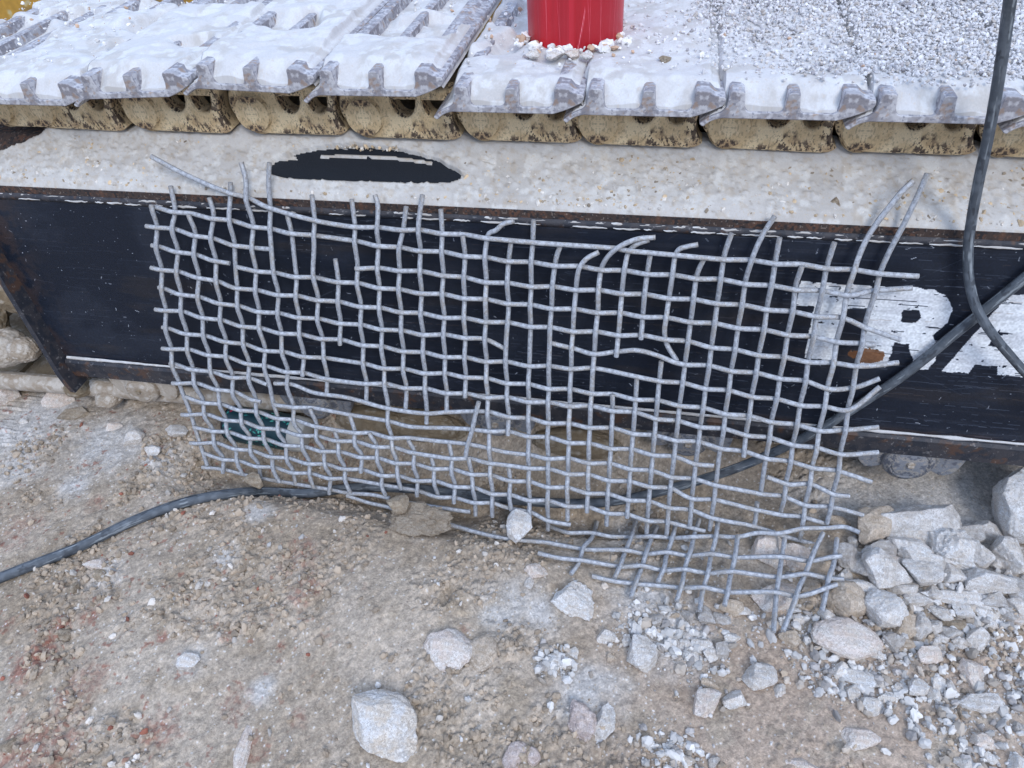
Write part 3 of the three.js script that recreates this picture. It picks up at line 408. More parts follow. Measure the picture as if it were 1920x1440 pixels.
const cols = [
  [[[287, 383], [292, 426], [296, 470], [303, 520], [308, 575], [315, 631], [325, 684], [337, 730], [352, 768], [362, 800], [372, 830], [388, 873]]],
  [[[319, 349], [326, 395], [325, 426], [331, 470], [333, 510], [339, 566], [347, 618], [354, 660], [364, 710], [377, 747], [386, 780], [397, 808], [406, 838], [418, 865], [420, 885]]],
  [[[356, 401], [363, 430], [365, 468], [370, 510], [373, 560], [380, 610], [387, 648], [395, 690], [406, 728], [416, 766], [427, 808], [440, 840], [446, 864], [455, 886]]],
  [[[391, 371], [398, 399], [397, 440], [404, 500], [411, 560], [414, 595], [421, 635], [425, 668], [434, 705], [439, 740], [448, 765], [456, 796], [467, 822], [472, 848], [482, 870], [488, 898]]],
  [[[430, 343], [431, 400], [437, 450], [439, 500], [445, 560], [452, 602], [457, 640], [464, 675], [469, 715], [476, 742], [483, 775], [491, 803], [499, 830], [508, 855], [515, 882], [525, 903]]],
  [[[452, 304], [462, 337], [464, 374], [472, 415], [474, 460], [478, 510], [482, 560], [486, 605], [494, 645], [498, 690], [506, 720], [511, 755], [519, 785], [524, 812], [534, 836], [540, 862], [548, 885], [553, 909]]],
  [[[505, 305], [503, 353], [506, 400], [510, 450], [514, 500], [520, 550], [523, 600], [529, 650], [537, 692], [541, 730], [548, 760], [554, 795], [563, 815], [570, 842], [578, 866], [583, 893], [589, 913]]],
  [[[537, 400], [545, 440], [550, 487], [555, 530], [557, 570], [562, 620], [568, 664], [569, 703]], [[583, 764], [591, 793], [595, 822], [605, 845], [610, 868], [618, 893], [619, 924]]],
  [[[584, 366], [588, 410], [591, 460], [589, 510], [594, 550], [597, 600], [604, 640], [611, 690], [612, 737]], [[625, 807], [633, 830], [638, 858], [645, 878], [649, 900], [657, 921]]],
  [[[628, 486], [633, 530], [636, 580], [639, 645]], [[655, 780], [663, 807], [667, 832], [677, 856], [678, 884]]],
  [[[659, 374], [664, 425], [668, 475], [670, 520], [675, 570], [678, 620], [682, 680], [686, 724], [686, 752]], [[694, 810], [705, 838], [709, 864], [715, 888], [717, 910], [724, 927]]],
  [[[703, 365], [709, 385], [708, 440], [709, 500], [711, 560], [715, 620], [719, 690], [725, 745], [728, 790], [734, 826], [742, 862], [746, 887], [753, 916]]],
  [[[761, 388], [755, 430], [749, 470], [748, 520], [750, 570], [754, 630], [757, 690], [761, 735], [760, 766]], [[767, 823], [775, 847], [777, 874], [782, 900], [783, 928]]],
  [[[792, 365], [786, 420], [787, 470], [789, 530], [790, 590], [793, 640], [796, 700], [799, 750], [799, 796]], [[806, 853], [812, 876], [815, 903], [820, 932]]],
  [[[826, 393], [828, 440], [830, 500], [830, 550], [832, 600], [833, 660], [836, 720], [837, 770]], [[841, 832], [846, 858], [848, 888], [852, 912], [852, 941]]],
  [[[869, 440], [871, 490], [870, 550], [871, 610], [872, 670], [873, 743]], [[880, 854], [882, 880], [887, 910], [890, 940], [891, 968]]],
  [[[964, 415], [944, 420], [929, 433], [916, 439], [911, 463], [911, 520], [911, 570], [910, 630], [912, 690], [914, 745], [916, 800], [918, 840], [919, 875], [922, 910], [924, 967]]],
  [[[958, 452], [953, 490], [952, 540], [953, 590], [950, 640], [949, 690], [951, 740], [953, 780], [953, 814]], [[953, 876], [956, 905], [956, 930], [959, 955]]],
  [[[1000, 413], [998, 460], [996, 510], [995, 560], [994, 615], [992, 680], [991, 740], [991, 800], [991, 860], [992, 920], [994, 986]]],
  [[[1051, 460], [1043, 482], [1038, 515], [1035, 557], [1032, 609], [1031, 651], [1029, 710], [1028, 770], [1027, 830], [1028, 885], [1027, 940], [1027, 996]]],
  [[[1123, 472], [1100, 484], [1087, 501], [1081, 530], [1078, 570], [1074, 620], [1071, 680], [1069, 740], [1067, 800], [1066, 860], [1064, 910], [1064, 977]]],
  [[[1229, 445], [1194, 448], [1162, 461], [1142, 478], [1128, 503], [1123, 540], [1121, 580], [1117, 625], [1113, 680], [1109, 740], [1106, 800], [1104, 855], [1103, 900], [1101, 958]]],
  [[[1217, 450], [1194, 459], [1179, 473], [1172, 500], [1167, 540], [1163, 590], [1156, 667]], [[1149, 737], [1148, 780], [1146, 830], [1143, 875], [1140, 925], [1137, 987]]],
  [[[1220, 474], [1214, 510], [1208, 560], [1202, 634]], [[1194, 710], [1191, 760], [1187, 815], [1183, 860], [1180, 910], [1176, 968]]],
  [[[1309, 459], [1289, 463], [1273, 469], [1266, 482], [1262, 507], [1256, 550], [1250, 590], [1246, 625], [1251, 648], [1269, 677]], [[1240, 678], [1235, 725], [1230, 785], [1225, 840], [1220, 900], [1216, 945], [1212, 1002]]],
  [[[1321, 484], [1309, 510], [1302, 545], [1297, 590], [1290, 640], [1283, 695], [1275, 755], [1269, 810], [1263, 865], [1257, 915], [1252, 975], [1250, 1000]]],
  [[[1372, 438], [1361, 470], [1353, 510], [1347, 555], [1340, 605], [1333, 660], [1326, 710], [1319, 760], [1312, 810], [1306, 860], [1300, 910], [1293, 985]]],
  [[[1453, 405], [1430, 440], [1412, 478], [1400, 520], [1392, 565], [1385, 610], [1378, 655], [1370, 705], [1363, 755], [1356, 810], [1349, 855], [1343, 905], [1337, 950], [1331, 996]]],
  [[[1462, 446], [1452, 505], [1443, 550], [1436, 595], [1428, 640], [1419, 690], [1410, 745], [1402, 795], [1394, 854]], [[1420, 944], [1418, 967], [1415, 987]]],
  [[[1503, 497], [1494, 530], [1487, 575], [1479, 620], [1470, 668], [1461, 720], [1452, 765], [1444, 810], [1436, 865], [1427, 925]]],
  [[[1565, 455], [1553, 495], [1542, 540], [1533, 587], [1524, 635], [1514, 690], [1505, 740], [1496, 785], [1488, 830], [1481, 870], [1474, 910], [1464, 965]]],
  [[[1713, 339], [1694, 356], [1669, 386], [1642, 421], [1620, 457], [1605, 493], [1594, 530], [1584, 575], [1575, 615], [1565, 665], [1555, 715], [1545, 765], [1536, 812], [1527, 860], [1518, 908], [1508, 960], [1500, 1010]]],
  [[[1739, 325], [1721, 366], [1696, 418], [1673, 462], [1655, 503], [1641, 545], [1628, 590], [1617, 640], [1606, 690], [1596, 740], [1588, 785], [1580, 830], [1572, 880], [1563, 925], [1550, 980]]],
];
const loose = [[[900, 749], [893, 776], [887, 803], [879, 830], [875, 852]]];
function smooth2(P, step = 5) {                          // Catmull-Rom resample of a traced line
  const c = new THREE.CatmullRomCurve3(P.map(p => V(p[0], p[1], 0)), false, 'centripetal'), n = Math.max(4, Math.round(c.getLength() / step)); return c.getSpacedPoints(n).map(p => [p.x, p.y]);
}
function crossAt(A, B) {                                 // fractional index on A of its meeting with B
  for (let i = 0; i < A.length - 1; i++) for (let j = 0; j < B.length - 1; j++) {
    const [x1, y1] = A[i], [x2, y2] = A[i + 1], [x3, y3] = B[j], [x4, y4] = B[j + 1], d = (x2 - x1) * (y4 - y3) - (y2 - y1) * (x4 - x3); if (Math.abs(d) < 1e-9) continue;
    const t = ((x3 - x1) * (y4 - y3) - (y3 - y1) * (x4 - x3)) / d, s = ((x3 - x1) * (y2 - y1) - (y3 - y1) * (x2 - x1)) / d;
    if (t >= 0 && t < 1 && s >= 0 && s < 1) return i + t;
  } return -1;
}
function weave(set, others, sign, put) {                 // -> list of 3-D centre lines, bent over and under the crossing wires
  const out = [];
  set.forEach((pieces, i) => pieces.forEach(P => {
    const hits = [];
    others.forEach((op, j) => op.forEach(Q => { const t = crossAt(P, Q); if (t >= 0) hits.push([t, ((i + j) % 2 ? 1 : -1) * sign]); }));
    hits.sort((a, b) => a[0] - b[0]);
    out.push(P.map((p, k) => {
      let o = 0; if (hits.length) { let a = null, b = null; for (const h of hits) { if (h[0] <= k) a = h; else { b = h; break; } } if (a && b) { const t = (k - a[0]) / (b[0] - a[0]); o = lerp(a[1], b[1], lerp(0.5 - 0.5 * Math.cos(Math.PI * t), t, .55)) * 1.12; } else { const e = a || b, dist = Math.abs(k - e[0]); o = e[1] * Math.max(0, 1 - dist / 14); } }
      return put(p[0], p[1], o);
    }));
  })); return out;
}
{
  const screen = group('wire_screen'); tag(screen, 'large torn woven wire screen leaning against the black side plate', 'wire screen');
  const R = rows.map(r => r.map(p => smooth2(p))), K = cols.map(c => c.map(p => smooth2(p)));
  const put = (px, py, o) => march(px, py, p => p.z - meshZ(p.x, p.y)).addScaledVector(MN, o * WR * 0.98);
  let s = 1;
  for (const L of weave(R, K, -1, put)) mesh('cross_wire', tube(L, WR, 8, .10, s++), M.wire, screen);
  for (const L of weave(K, R, 1, put)) mesh('upright_wire', tube(L, WR, 8, .10, s++), M.wire, screen);
  for (const L of loose) mesh('loose_wire', tube(smooth2(L).map(p => put(p[0], p[1], 2.1)), WR, 8, .1, s++), M.wire, screen);
}
const srows = [
  [[[1033, 988], [1064, 999], [1106, 1001], [1143, 1006], [1185, 1004], [1216, 1008], [1260, 1006], [1300, 1009], [1343, 1003], [1381, 1006], [1422, 999], [1460, 1000], [1506, 991], [1552, 990], [1583, 988], [1612, 998]]],
  [[[844, 984], [890, 997], [948, 1010], [1022, 1017], [1093, 1027], [1172, 1034], [1252, 1038], [1331, 1041], [1422, 1044], [1520, 1049], [1577, 1045]]],
  [[[1009, 1037], [1047, 1047], [1122, 1056], [1200, 1063], [1285, 1070], [1368, 1074], [1460, 1079], [1520, 1079], [1583, 1085]]],
  [[[1110, 1080], [1147, 1088], [1235, 1095], [1320, 1104], [1414, 1110], [1500, 1115], [1531, 1110], [1568, 1098]]],
];
const scols = [
  [[[1120, 977], [1110, 1006], [1093, 1031], [1085, 1054], [1070, 1075]]],
  [[[1193, 977], [1183, 1010], [1172, 1033], [1164, 1060], [1152, 1085]]],
  [[[1233, 985], [1220, 1012], [1210, 1043], [1200, 1072], [1191, 1097], [1182, 1122]]],
  [[[1268, 979], [1260, 1012], [1250, 1039], [1245, 1066], [1233, 1093]]],
  [[[1312, 972], [1302, 1002], [1295, 1033], [1285, 1062], [1279, 1095], [1268, 1129]]],
  [[[1346, 979], [1341, 1014], [1333, 1043], [1327, 1077], [1318, 1106], [1312, 1145]]],
  [[[1383, 1006], [1377, 1050], [1369, 1083], [1364, 1112], [1358, 1137]]],
  [[[1472, 1008], [1466, 1046], [1460, 1083], [1456, 1119], [1450, 1185]]],
  [[[1543, 1000], [1527, 1033], [1512, 1071], [1497, 1104], [1487, 1135], [1468, 1183]]],
  [[[1570, 1008], [1564, 1054], [1554, 1083], [1550, 1108], [1541, 1146]]],
];
{
  const scrap = group('wire_screen_scrap'); tag(scrap, 'small torn piece of wire screen lying flat on the dirt', 'wire screen');
  const R = srows.map(r => r.map(p => smooth2(p))), K = scols.map(c => c.map(p => smooth2(p)));
  const lift = x => 0.012 + 0.030 * sst(0.28, 0.55, x);
  const put = (px, py, o) => march(px, py, p => p.y - gBase(p.x, p.z) - lift(p.x)).add(V(0, o * WR, 0));
  let s = 200; const up = (a, b, c, nm) => { for (const L of weave(a, b, c, put)) mesh(nm, tube(L, WR, 8, .1, s++), M.wire, scrap); };
  up(R, K, -1, 'cross_wire'); up(K, R, 1, 'upright_wire');
}

// ------------------------------------------------------------------ rubber hoses
M.cable = new THREE.MeshStandardMaterial({ map: rep(tex(512, 128, (u, v) => { let c = mix3([70, 76, 83], [88, 94, 101], sst(.35, .7, fbm2(u * 40, v * 8, 4))); c = mix3(c, [142, 148, 152], .75 * sst(.60, .74, fbm2(u * 14 + 5, v * 20, 4))); return mix3(c, [40, 44, 50], .6 * sst(.62, .7, fbm2(u * 30 + 50, v * 9, 3))); }), 2.2, 12), roughness: 0.6, ...grainB(14, 0.0005) });
{
  const mk = (pts, r) => tube(new THREE.CatmullRomCurve3(pts, false, 'centripetal').getSpacedPoints(160), r, 14, .05);
  const onG = q => onGround(q[0], q[1], 0.012);
  const A = [[-120, 1135], [-10, 1088], [60, 1060], [150, 1025], [250, 977], [350, 941], [430, 926], [500, 922]].map(onG);
  const B0 = [[575, 925, .19], [660, 915, .168], [760, 915, .165], [860, 926, .165], [960, 937, .162], [1060, 944, .156], [1140, 941, .146]].map(q => atZ(...q));
  const B = [[1220, 926, .13], [1300, 904, .118], [1380, 878, .105], [1440, 853, .09], [1520, 814, .083]].map(q => atZ(...q));
  const C = [[1600, 766], [1700, 699], [1800, 618], [1920, 522], [2060, 405], [2200, 285]].map(q => { const p = march(q[0], q[1], s => s.z - faceZ(s.y) - 0.0145); return p; });
  const hA = mesh('rubber_hose', mk([...A, ...B0, ...B, ...C], t => 0.0102 - 0.0020 * sst(.45, .8, t))); hA.material = M.cable; tag(hA, 'grey rubber hose running over the dirt and up behind the wire screen', 'hose');
  const P = [[1912, -120, .10], [1900, -40, .075], [1891, 20, .06], [1880, 100, .05], [1867, 180, .042], [1852, 260, .036], [1835, 340, .030], [1822, 410, .026], [1815, 470, .026], [1818, 530, .036], [1832, 580, .058], [1860, 625, .072], [1895, 668, .076], [1935, 712, .080], [1990, 765, .084], [2080, 830, .088]].map(q => atZ(...q));
  const hB = mesh('rubber_hose', mk(P, 0.0071)); hB.material = M.cable; tag(hB, 'grey rubber hose hanging down over the track shoes and lettering', 'hose');
}

// ------------------------------------------------------------------ red pipe standing on the track
{
  const y0 = SHOEY + 0.030, f = atY(1080, 92, y0 + .012), l = atZ(990, 60, f.z - .07), r = atZ(1167, 60, f.z - .07), rad = l.distanceTo(r) / 2, c = V((l.x + r.x) / 2, 0, f.z - rad);
  const pr = [[rad - .008, 0], [rad - .001, 0], [rad, .001], [rad, .75], [rad - .006, .75], [rad - .006, .01], [rad - .008, 0]].map(q => new THREE.Vector2(...q));
  const g = new THREE.LatheGeometry(pr, 72); const m = mesh('red_pipe', g, M.red); m.position.set(c.x, y0 - 0.012, c.z); tag(m, 'red painted steel pipe standing upright on the dusty track', 'pipe');
  M.pipeC = [c.x, c.z, rad, y0];
}
// ------------------------------------------------------------------ patterned bottle lying in the hollow
{
  const W = 512, H = 256, ft = tex(W, H, (u, v) => mix3([18, 48, 58], [24, 62, 70], fbm2(u * 8, v * 4, 3))); const d = ft.image.data; setSeed(404);
  const leaf = (cx, cy, a, L, wd, c) => { for (let y = -L; y <= L; y++) for (let x = -L; x <= L; x++) { const s = x * Math.cos(a) + y * Math.sin(a), t = -x * Math.sin(a) + y * Math.cos(a); if (Math.abs(s) < L && Math.abs(t) < wd * (1 - (s / L) ** 2)) { const q = ((Math.floor(cy + y) + H) % H * W + (Math.floor(cx + x) + W) % W) * 4; d[q] = c[0]; d[q + 1] = c[1]; d[q + 2] = c[2]; } } };
  for (let k = 0; k < 34; k++) { const x = rr(0, W), y = rr(0, H), a = rr(0, 6.28), c = [[64, 164, 150], [44, 128, 122], [88, 178, 160]][k % 3]; for (let q = 0; q < 5; q++) { const s = q * 13, w = q % 2 ? 1 : -1; leaf(x + s * Math.cos(a) - w * 6 * Math.sin(a), y + s * Math.sin(a) + w * 6 * Math.cos(a), a + w * .9, 8, 3.4, c); } if (k % 3 === 0) leaf(x, y, a + 1, 9, 5, [176, 40, 72]); }
  const bm = new THREE.MeshStandardMaterial({ map: ft, roughness: 0.45 });
  const b = group('patterned_bottle'); tag(b, 'dark teal bottle with leaf print lying under the frame', 'bottle');
  const a = atZ(428, 792, 0.07), e = atZ(552, 812, 0.07), R = 0.040, L = a.distanceTo(e);
  b.position.copy(a); b.quaternion.setFromUnitVectors(V(0, 1, 0), e.clone().sub(a).normalize());
  const v2 = q => new THREE.Vector2(...q);
  const bg = new THREE.LatheGeometry([[0, .004], [R * .9, .004], [R, .012], [R, L * .96], [R * .96, L]].map(v2), 40); for (let i = 0; i < bg.attributes.uv.count; i++) bg.attributes.uv.setY(i, bg.attributes.position.getY(i) / L); bm.map.repeat.set(1, 1); mesh('bottle_body', bg, bm, b);
  mesh('bottle_base', new THREE.LatheGeometry([[0, 0], [R * .84, 0], [R * .92, .003], [R * .92, .012], [R * .8, .013]].map(v2), 40), M.black, b);
  mesh('bottle_lid', new THREE.LatheGeometry([[R * .97, L - .002], [R * .99, L + .003], [R * .95, L + .028], [R * .86, L + .033], [0, L + .033]].map(v2), 40), new THREE.MeshStandardMaterial({ color: new THREE.Color(.52, .50, .46), roughness: .7 }), b);
}

// ------------------------------------------------------------------ stones
function rockGeo(sd, det, o = {}) {
  setSeed(sd * 7919 + 13); const { planes = 12, cut = .55, rough = .10, round = .2, tones } = o;
  const P = []; for (let k = 0; k < planes; k++) { const z = rr(-1, 1), a = rr(0, 6.283), q = Math.sqrt(1 - z * z); P.push([q * Math.cos(a), z, q * Math.sin(a), rr(cut, 1.02)]); }
  let g = new THREE.IcosahedronGeometry(1, det); g.deleteAttribute('uv'); g.deleteAttribute('normal'); g = mergeVertices(g, 1e-4);
  const p = g.attributes.position, c = []; const so = rr(0, 90);
  for (let i = 0; i < p.count; i++) {
    let x = p.getX(i), y = p.getY(i), z = p.getZ(i), r = 1.35;
    for (const [a, b, e, d] of P) { const t = x * a + y * b + z * e; if (t > 0.05) r = Math.min(r, d / t); }
    r = lerp(r, .80, round) * (1 + rough * (fbm3(x * 2.2 + so, y * 2.2, z * 2.2, 4) - .5) * 2 + rough * .6 * (fbm3(x * 8 + so, y * 8, z * 8, 4) - .5) * 2);
    p.setXYZ(i, x * r, y * r, z * r);
    const n = fbm3(x * 2.6 + so, y * 2.6 + 9, z * 2.6, 4), m = fbm3(x * 11 + so, y * 11, z * 11, 3);
    let col = mix3(tones[0], tones[1], sst(.36, .68, n)); const k = .92 + .16 * m; { const L = col.map(q => 1.80 * lin(q * k)), mx = Math.max(...L), f = mx > .9 ? .9 / mx : 1; c.push(L[0] * f, L[1] * f, L[2] * f); }
  }
  g.setAttribute('color', new THREE.Float32BufferAttribute(c, 3)); g.computeBoundingBox(); const bb = g.boundingBox; g.translate(-(bb.min.x + bb.max.x) / 2, -(bb.min.y + bb.max.y) / 2, -(bb.min.z + bb.max.z) / 2); g.scale(2 / (bb.max.x - bb.min.x), 2 / (bb.max.y - bb.min.y), 2 / (bb.max.z - bb.min.z)); return toCreasedNormals(g, 0.5);
}
M.rock = new THREE.MeshStandardMaterial({ vertexColors: true, roughness: 1, map: rep(mott(512, 512, 40, 40, [240, 238, 237], [[[222, 217, 212], 1, .42, .62], [[255, 255, 255], 2, .5, .66], [[160, 152, 146], 3, .67, .75, 3, .7], [[232, 222, 210], .4, .54, .74, 3, .5]], .12), 7, 7), ...grainB(16, 0.0022) });
const T = { w: [[204, 203, 202], [188, 184, 180]], p: [[188, 186, 184], [170, 166, 162]], t: [[172, 161, 148], [156, 144, 130]], g: [[164, 162, 160], [146, 142, 139]], k: [[190, 179, 171], [200, 194, 188]], d: [[140, 130, 116], [122, 111, 97]], v: [[180, 170, 166], [158, 146, 142]] };
const HEAP = 'stone in the heap beside the track plate', SMALL = 'stone lying loose on the dirt', BITS = 'stone in the scatter below the stone heap';
// px, py, width px, height px, tone, label (group label when a letter), turn
const rocks = [
  [1932, 985, 128, 132, 'w', 'big rounded cream boulder in the heap'], [1720, 1000, 130, 80, 'p', 'large pitted grey limestone block at the back of the heap'], [1634, 1005, 54, 64, 't', 'blocky tan stone beside the pitted limestone block'],
  [1780, 1044, 80, 70, 'w', 'knobbly white stone in front of the pitted block'], [1829, 1052, 48, 54, 'p', 'H'], [1850, 1006, 56, 42, 'p', 'low grey stone beside the cream boulder'], [1702, 1041, 68, 46, 'w', 'H'], [1644, 1044, 54, 38, 'g', 'H'], [1657, 1086, 74, 62, 'p', 'peaked grey white stone in the middle of the heap'],
  [1722, 1090, 58, 50, 'p', 'H'], [1724, 1066, 72, 42, 'p', 'H'], [1786, 1090, 50, 36, 'p', 'H'], [1856, 1098, 88, 52, 'p', 'wedge shaped stone with a pale upper face in the heap'], [1797, 1126, 120, 40, 'w', 'long flat white stone in the heap'],
  [1610, 1112, 64, 34, 'w', 'slim white stone beside the brown rounded stone'], [1586, 1138, 78, 62, 't', 'brown rounded stone at the corner of the wire scrap'], [1657, 1160, 72, 68, 'w', 'white angular stone beside the brown rounded stone'], [1586, 1204, 112, 76, 'k', 'broad flat pinkish stone below the brown rounded stone'],
  [1691, 1180, 40, 46, 't', 'H'], [1722, 1182, 36, 46, 'p', 'H'], [1715, 1133, 52, 26, 'p', 'H'], [1764, 1158, 40, 28, 'p', 'H'], [1801, 1152, 30, 32, 'w', 'H'], [1831, 1150, 28, 28, 'w', 'H'], [1854, 1158, 22, 22, 'w', 'H'], [1781, 1192, 34, 26, 'g', 'H'], [1786, 1177, 38, 22, 'd', 'H'], [1829, 1210, 36, 38, 'p', 'H'], [1908, 1148, 38, 30, 'p', 'H'], [1908, 1168, 38, 22, 'k', 'H'], [1887, 1052, 54, 64, 'p', 'H'], [1912, 1122, 44, 54, 'p', 'H'], [1812, 1011, 44, 40, 'g', 'H'], [1690, 1112, 50, 30, 'p', 'H'], [1620, 1075, 50, 40, 'g', 'H'], [1590, 1060, 46, 40, 'g', 'H'], [1750, 1120, 30, 26, 'p', 'H'], [1820, 1085, 34, 26, 'g', 'H'], [1668, 1065, 40, 30, 'k', 'H'], [1570, 985, 40, 24, 't', 'H'], [1640, 1128, 40, 26, 't', 'H'], [1860, 1135, 46, 28, 'g', 'H'],
  [1441, 1030, 62, 58, 'k', 'pink lumpy stone under the wire scrap'], [1494, 1042, 52, 50, 'k', 'pale pink stone beside the lumpy one under the wire scrap'], [1452, 1116, 84, 58, 'k', 'crumbly pinkish stone at the edge of the wire scrap'], [1540, 1062, 44, 36, 't', 'S2'], [1520, 1100, 40, 32, 't', 'S2'],
  [1370, 1139, 44, 28, 't', 'B'], [1394, 1145, 24, 20, 'p', 'B'], [1323, 1152, 32, 34, 'g', 'B'], [1351, 1160, 34, 24, 'g', 'B'], [1289, 1156, 26, 26, 'g', 'B'], [1263, 1152, 22, 16, 'p', 'B'], [1229, 1163, 26, 22, 'g', 'B'], [1314, 1208, 38, 28, 'p', 'B'], [1301, 1231, 32, 24, 'w', 'B'], [1332, 1223, 28, 36, 'p', 'B'], [1286, 1207, 24, 16, 'p', 'B'], [1355, 1220, 28, 28, 'g', 'B'], [1374, 1195, 32, 22, 'w', 'B'], [1331, 1282, 32, 24, 't', 'B'], [1462, 1295, 22, 24, 'p', 'B'],
  [1421, 1265, 58, 50, 'p', 'three cornered grey stone on the pinkish dirt'], [1325, 1317, 48, 46, 'k', 'pinkish square stone beside a small white one'], [1377, 1310, 44, 36, 'w', 'white stone beside the pinkish square one'],
  [1612, 1383, 64, 46, 'k', 'half buried flat pinkish stone'], [1606, 1270, 54, 30, 'w', 'B'], [1719, 1282, 40, 42, 'w', 'B'], [1820, 1263, 46, 52, 'k', 'tall pinkish stone near the brown dirt patch'], [1634, 1323, 40, 32, 'w', 'B'], [1835, 1317, 76, 36, 'p', 'long pale stone lying past the gravel scatter'], [1599, 1297, 28, 30, 'p', 'B'], [1760, 1283, 24, 28, 'w', 'B'], [1781, 1287, 18, 34, 'p', 'B'], [1749, 1298, 24, 26, 'w', 'B'], [1664, 1306, 36, 18, 'w', 'B'], [1647, 1280, 26, 18, 'p', 'B'], [1687, 1287, 24, 18, 'p', 'B'], [1574, 1255, 32, 30, 'w', 'B'], [1552, 1163, 32, 30, 'w', 'B'], [1497, 1160, 24, 20, 'w', 'B'], [1479, 1197, 38, 28, 't', 'B'], [1527, 1186, 12, 14, 'w', 'B'], [1696, 1212, 26, 22, 't', 'B'], [1677, 1212, 38, 36, 'g', 'B'], [1646, 1231, 24, 14, 'w', 'B'], [1752, 1182, 24, 26, 'p', 'B'], [1743, 1238, 44, 26, 'k', 'B'], [1910, 1365, 22, 22, 'g', 'B'], [1842, 1388, 44, 30, 'k', 'B'], [1914, 1436, 44, 34, 'w', 'B'], [1509, 1434, 66, 28, 'k', 'B'], [1271, 1414, 20, 26, 'g', 'B'], [1252, 1417, 20, 16, 'g', 'B'], [1338, 1428, 20, 24, 'g', 'B'], [1805, 1430, 28, 24, 'p', 'B'], [1854, 1422, 24, 20, 'w', 'B'],
  [726, 1352, 108, 122, 'w', 'big white stone with a brown cap on the open dirt', 0.5], [841, 1211, 90, 80, 'k', 'smooth round stone lying next to a smaller flat one'], [904, 1218, 56, 70, 't', 'tan flat stone beside the smooth round one'], [972, 977, 48, 60, 'w', 'white stone propped against the bottom of the wire screen'], [1077, 1117, 74, 64, 'w', 'jagged white stone near the wire scrap'], [1006, 1070, 44, 30, 'k', 'pinkish white pebble beside the jagged white stone'], [992, 1092, 16, 24, 'p', 'S'],
  [1092, 1349, 50, 70, 'v', 'smooth mauve stone standing beside a knobbly one'], [1131, 1352, 40, 70, 'p', 'knobbly bent pale stone beside the mauve one', -0.5], [966, 1415, 38, 56, 'v', 'grey mauve stone with a small stone at its side'], [998, 1417, 30, 32, 'v', 'small mauve stone at the side of a grey mauve one'], [1204, 1225, 52, 58, 'p', 'angular grey stone with a white point'], [1137, 1193, 34, 28, 'p', 'S'], [1075, 1223, 18, 20, 'p', 'S'], [1039, 1233, 20, 22, 'g', 'S'], [1017, 1250, 18, 14, 'w', 'S'], [1176, 1201, 18, 22, 'p', 'S'], [1146, 1233, 18, 16, 't', 'S'],
  [749, 938, 38, 34, 'd', 'tan dirt lump caught at the foot of the wire screen'], [478, 903, 36, 26, 'd', 'yellowish dirt lump on the bottom cross wire'], [186, 1055, 42, 28, 'k', 'pinkish stone with a tan piece beside it'], [193, 1079, 34, 20, 'd', 'tan piece beside a pinkish stone'], [356, 1239, 36, 32, 'w', 'S'], [456, 1400, 24, 86, 'k', 'long thin pale stone sunk in the dirt'], [19, 1396, 36, 28, 'd', 'S'], [139, 1105, 24, 26, 'd', 'S'], [124, 1190, 26, 22, 'd', 'S'],
  [290, 843, 36, 26, 'w', 'white lump on the dust beside the wire screen'], [334, 805, 44, 30, 'p', 'flat grey flake beside the wire screen'], [255, 819, 32, 36, 'p', 'S'], [137, 776, 54, 30, 'd', 'curved dry mud flake on the lime dust', 0.6], [109, 748, 58, 40, 'k', 'pink mud covered lump below the end flange'], [12, 742, 50, 60, 'k', 'pink mud covered lump below the chain rail'], [215, 800, 26, 18, 'k', 'S'], [48, 790, 18, 14, 'w', 'S'],
];
setSeed(5150); for (let k = 0; k < 40; k++) { const x = rr(1560, 1925), y = lerp(1010, 1235, Math.pow(rnd(), .8)); if (y > 1000 + (x - 1480) * .9 || y > 1225) continue; const w = rr(14, 30); rocks.splice(42, 0, [x, y, w, w * rr(.6, .95), 'wppgp'[Math.floor(rnd() * 5)], 'H']); }
const shared = { H: [HEAP, 'stones heaped beside the track'], B: [BITS, 'stones scattered below the heap'], S: [SMALL, 'loose stones on the dirt'], S2: ['stone half hidden under the wire scrap', 'stones under the wire scrap'] };
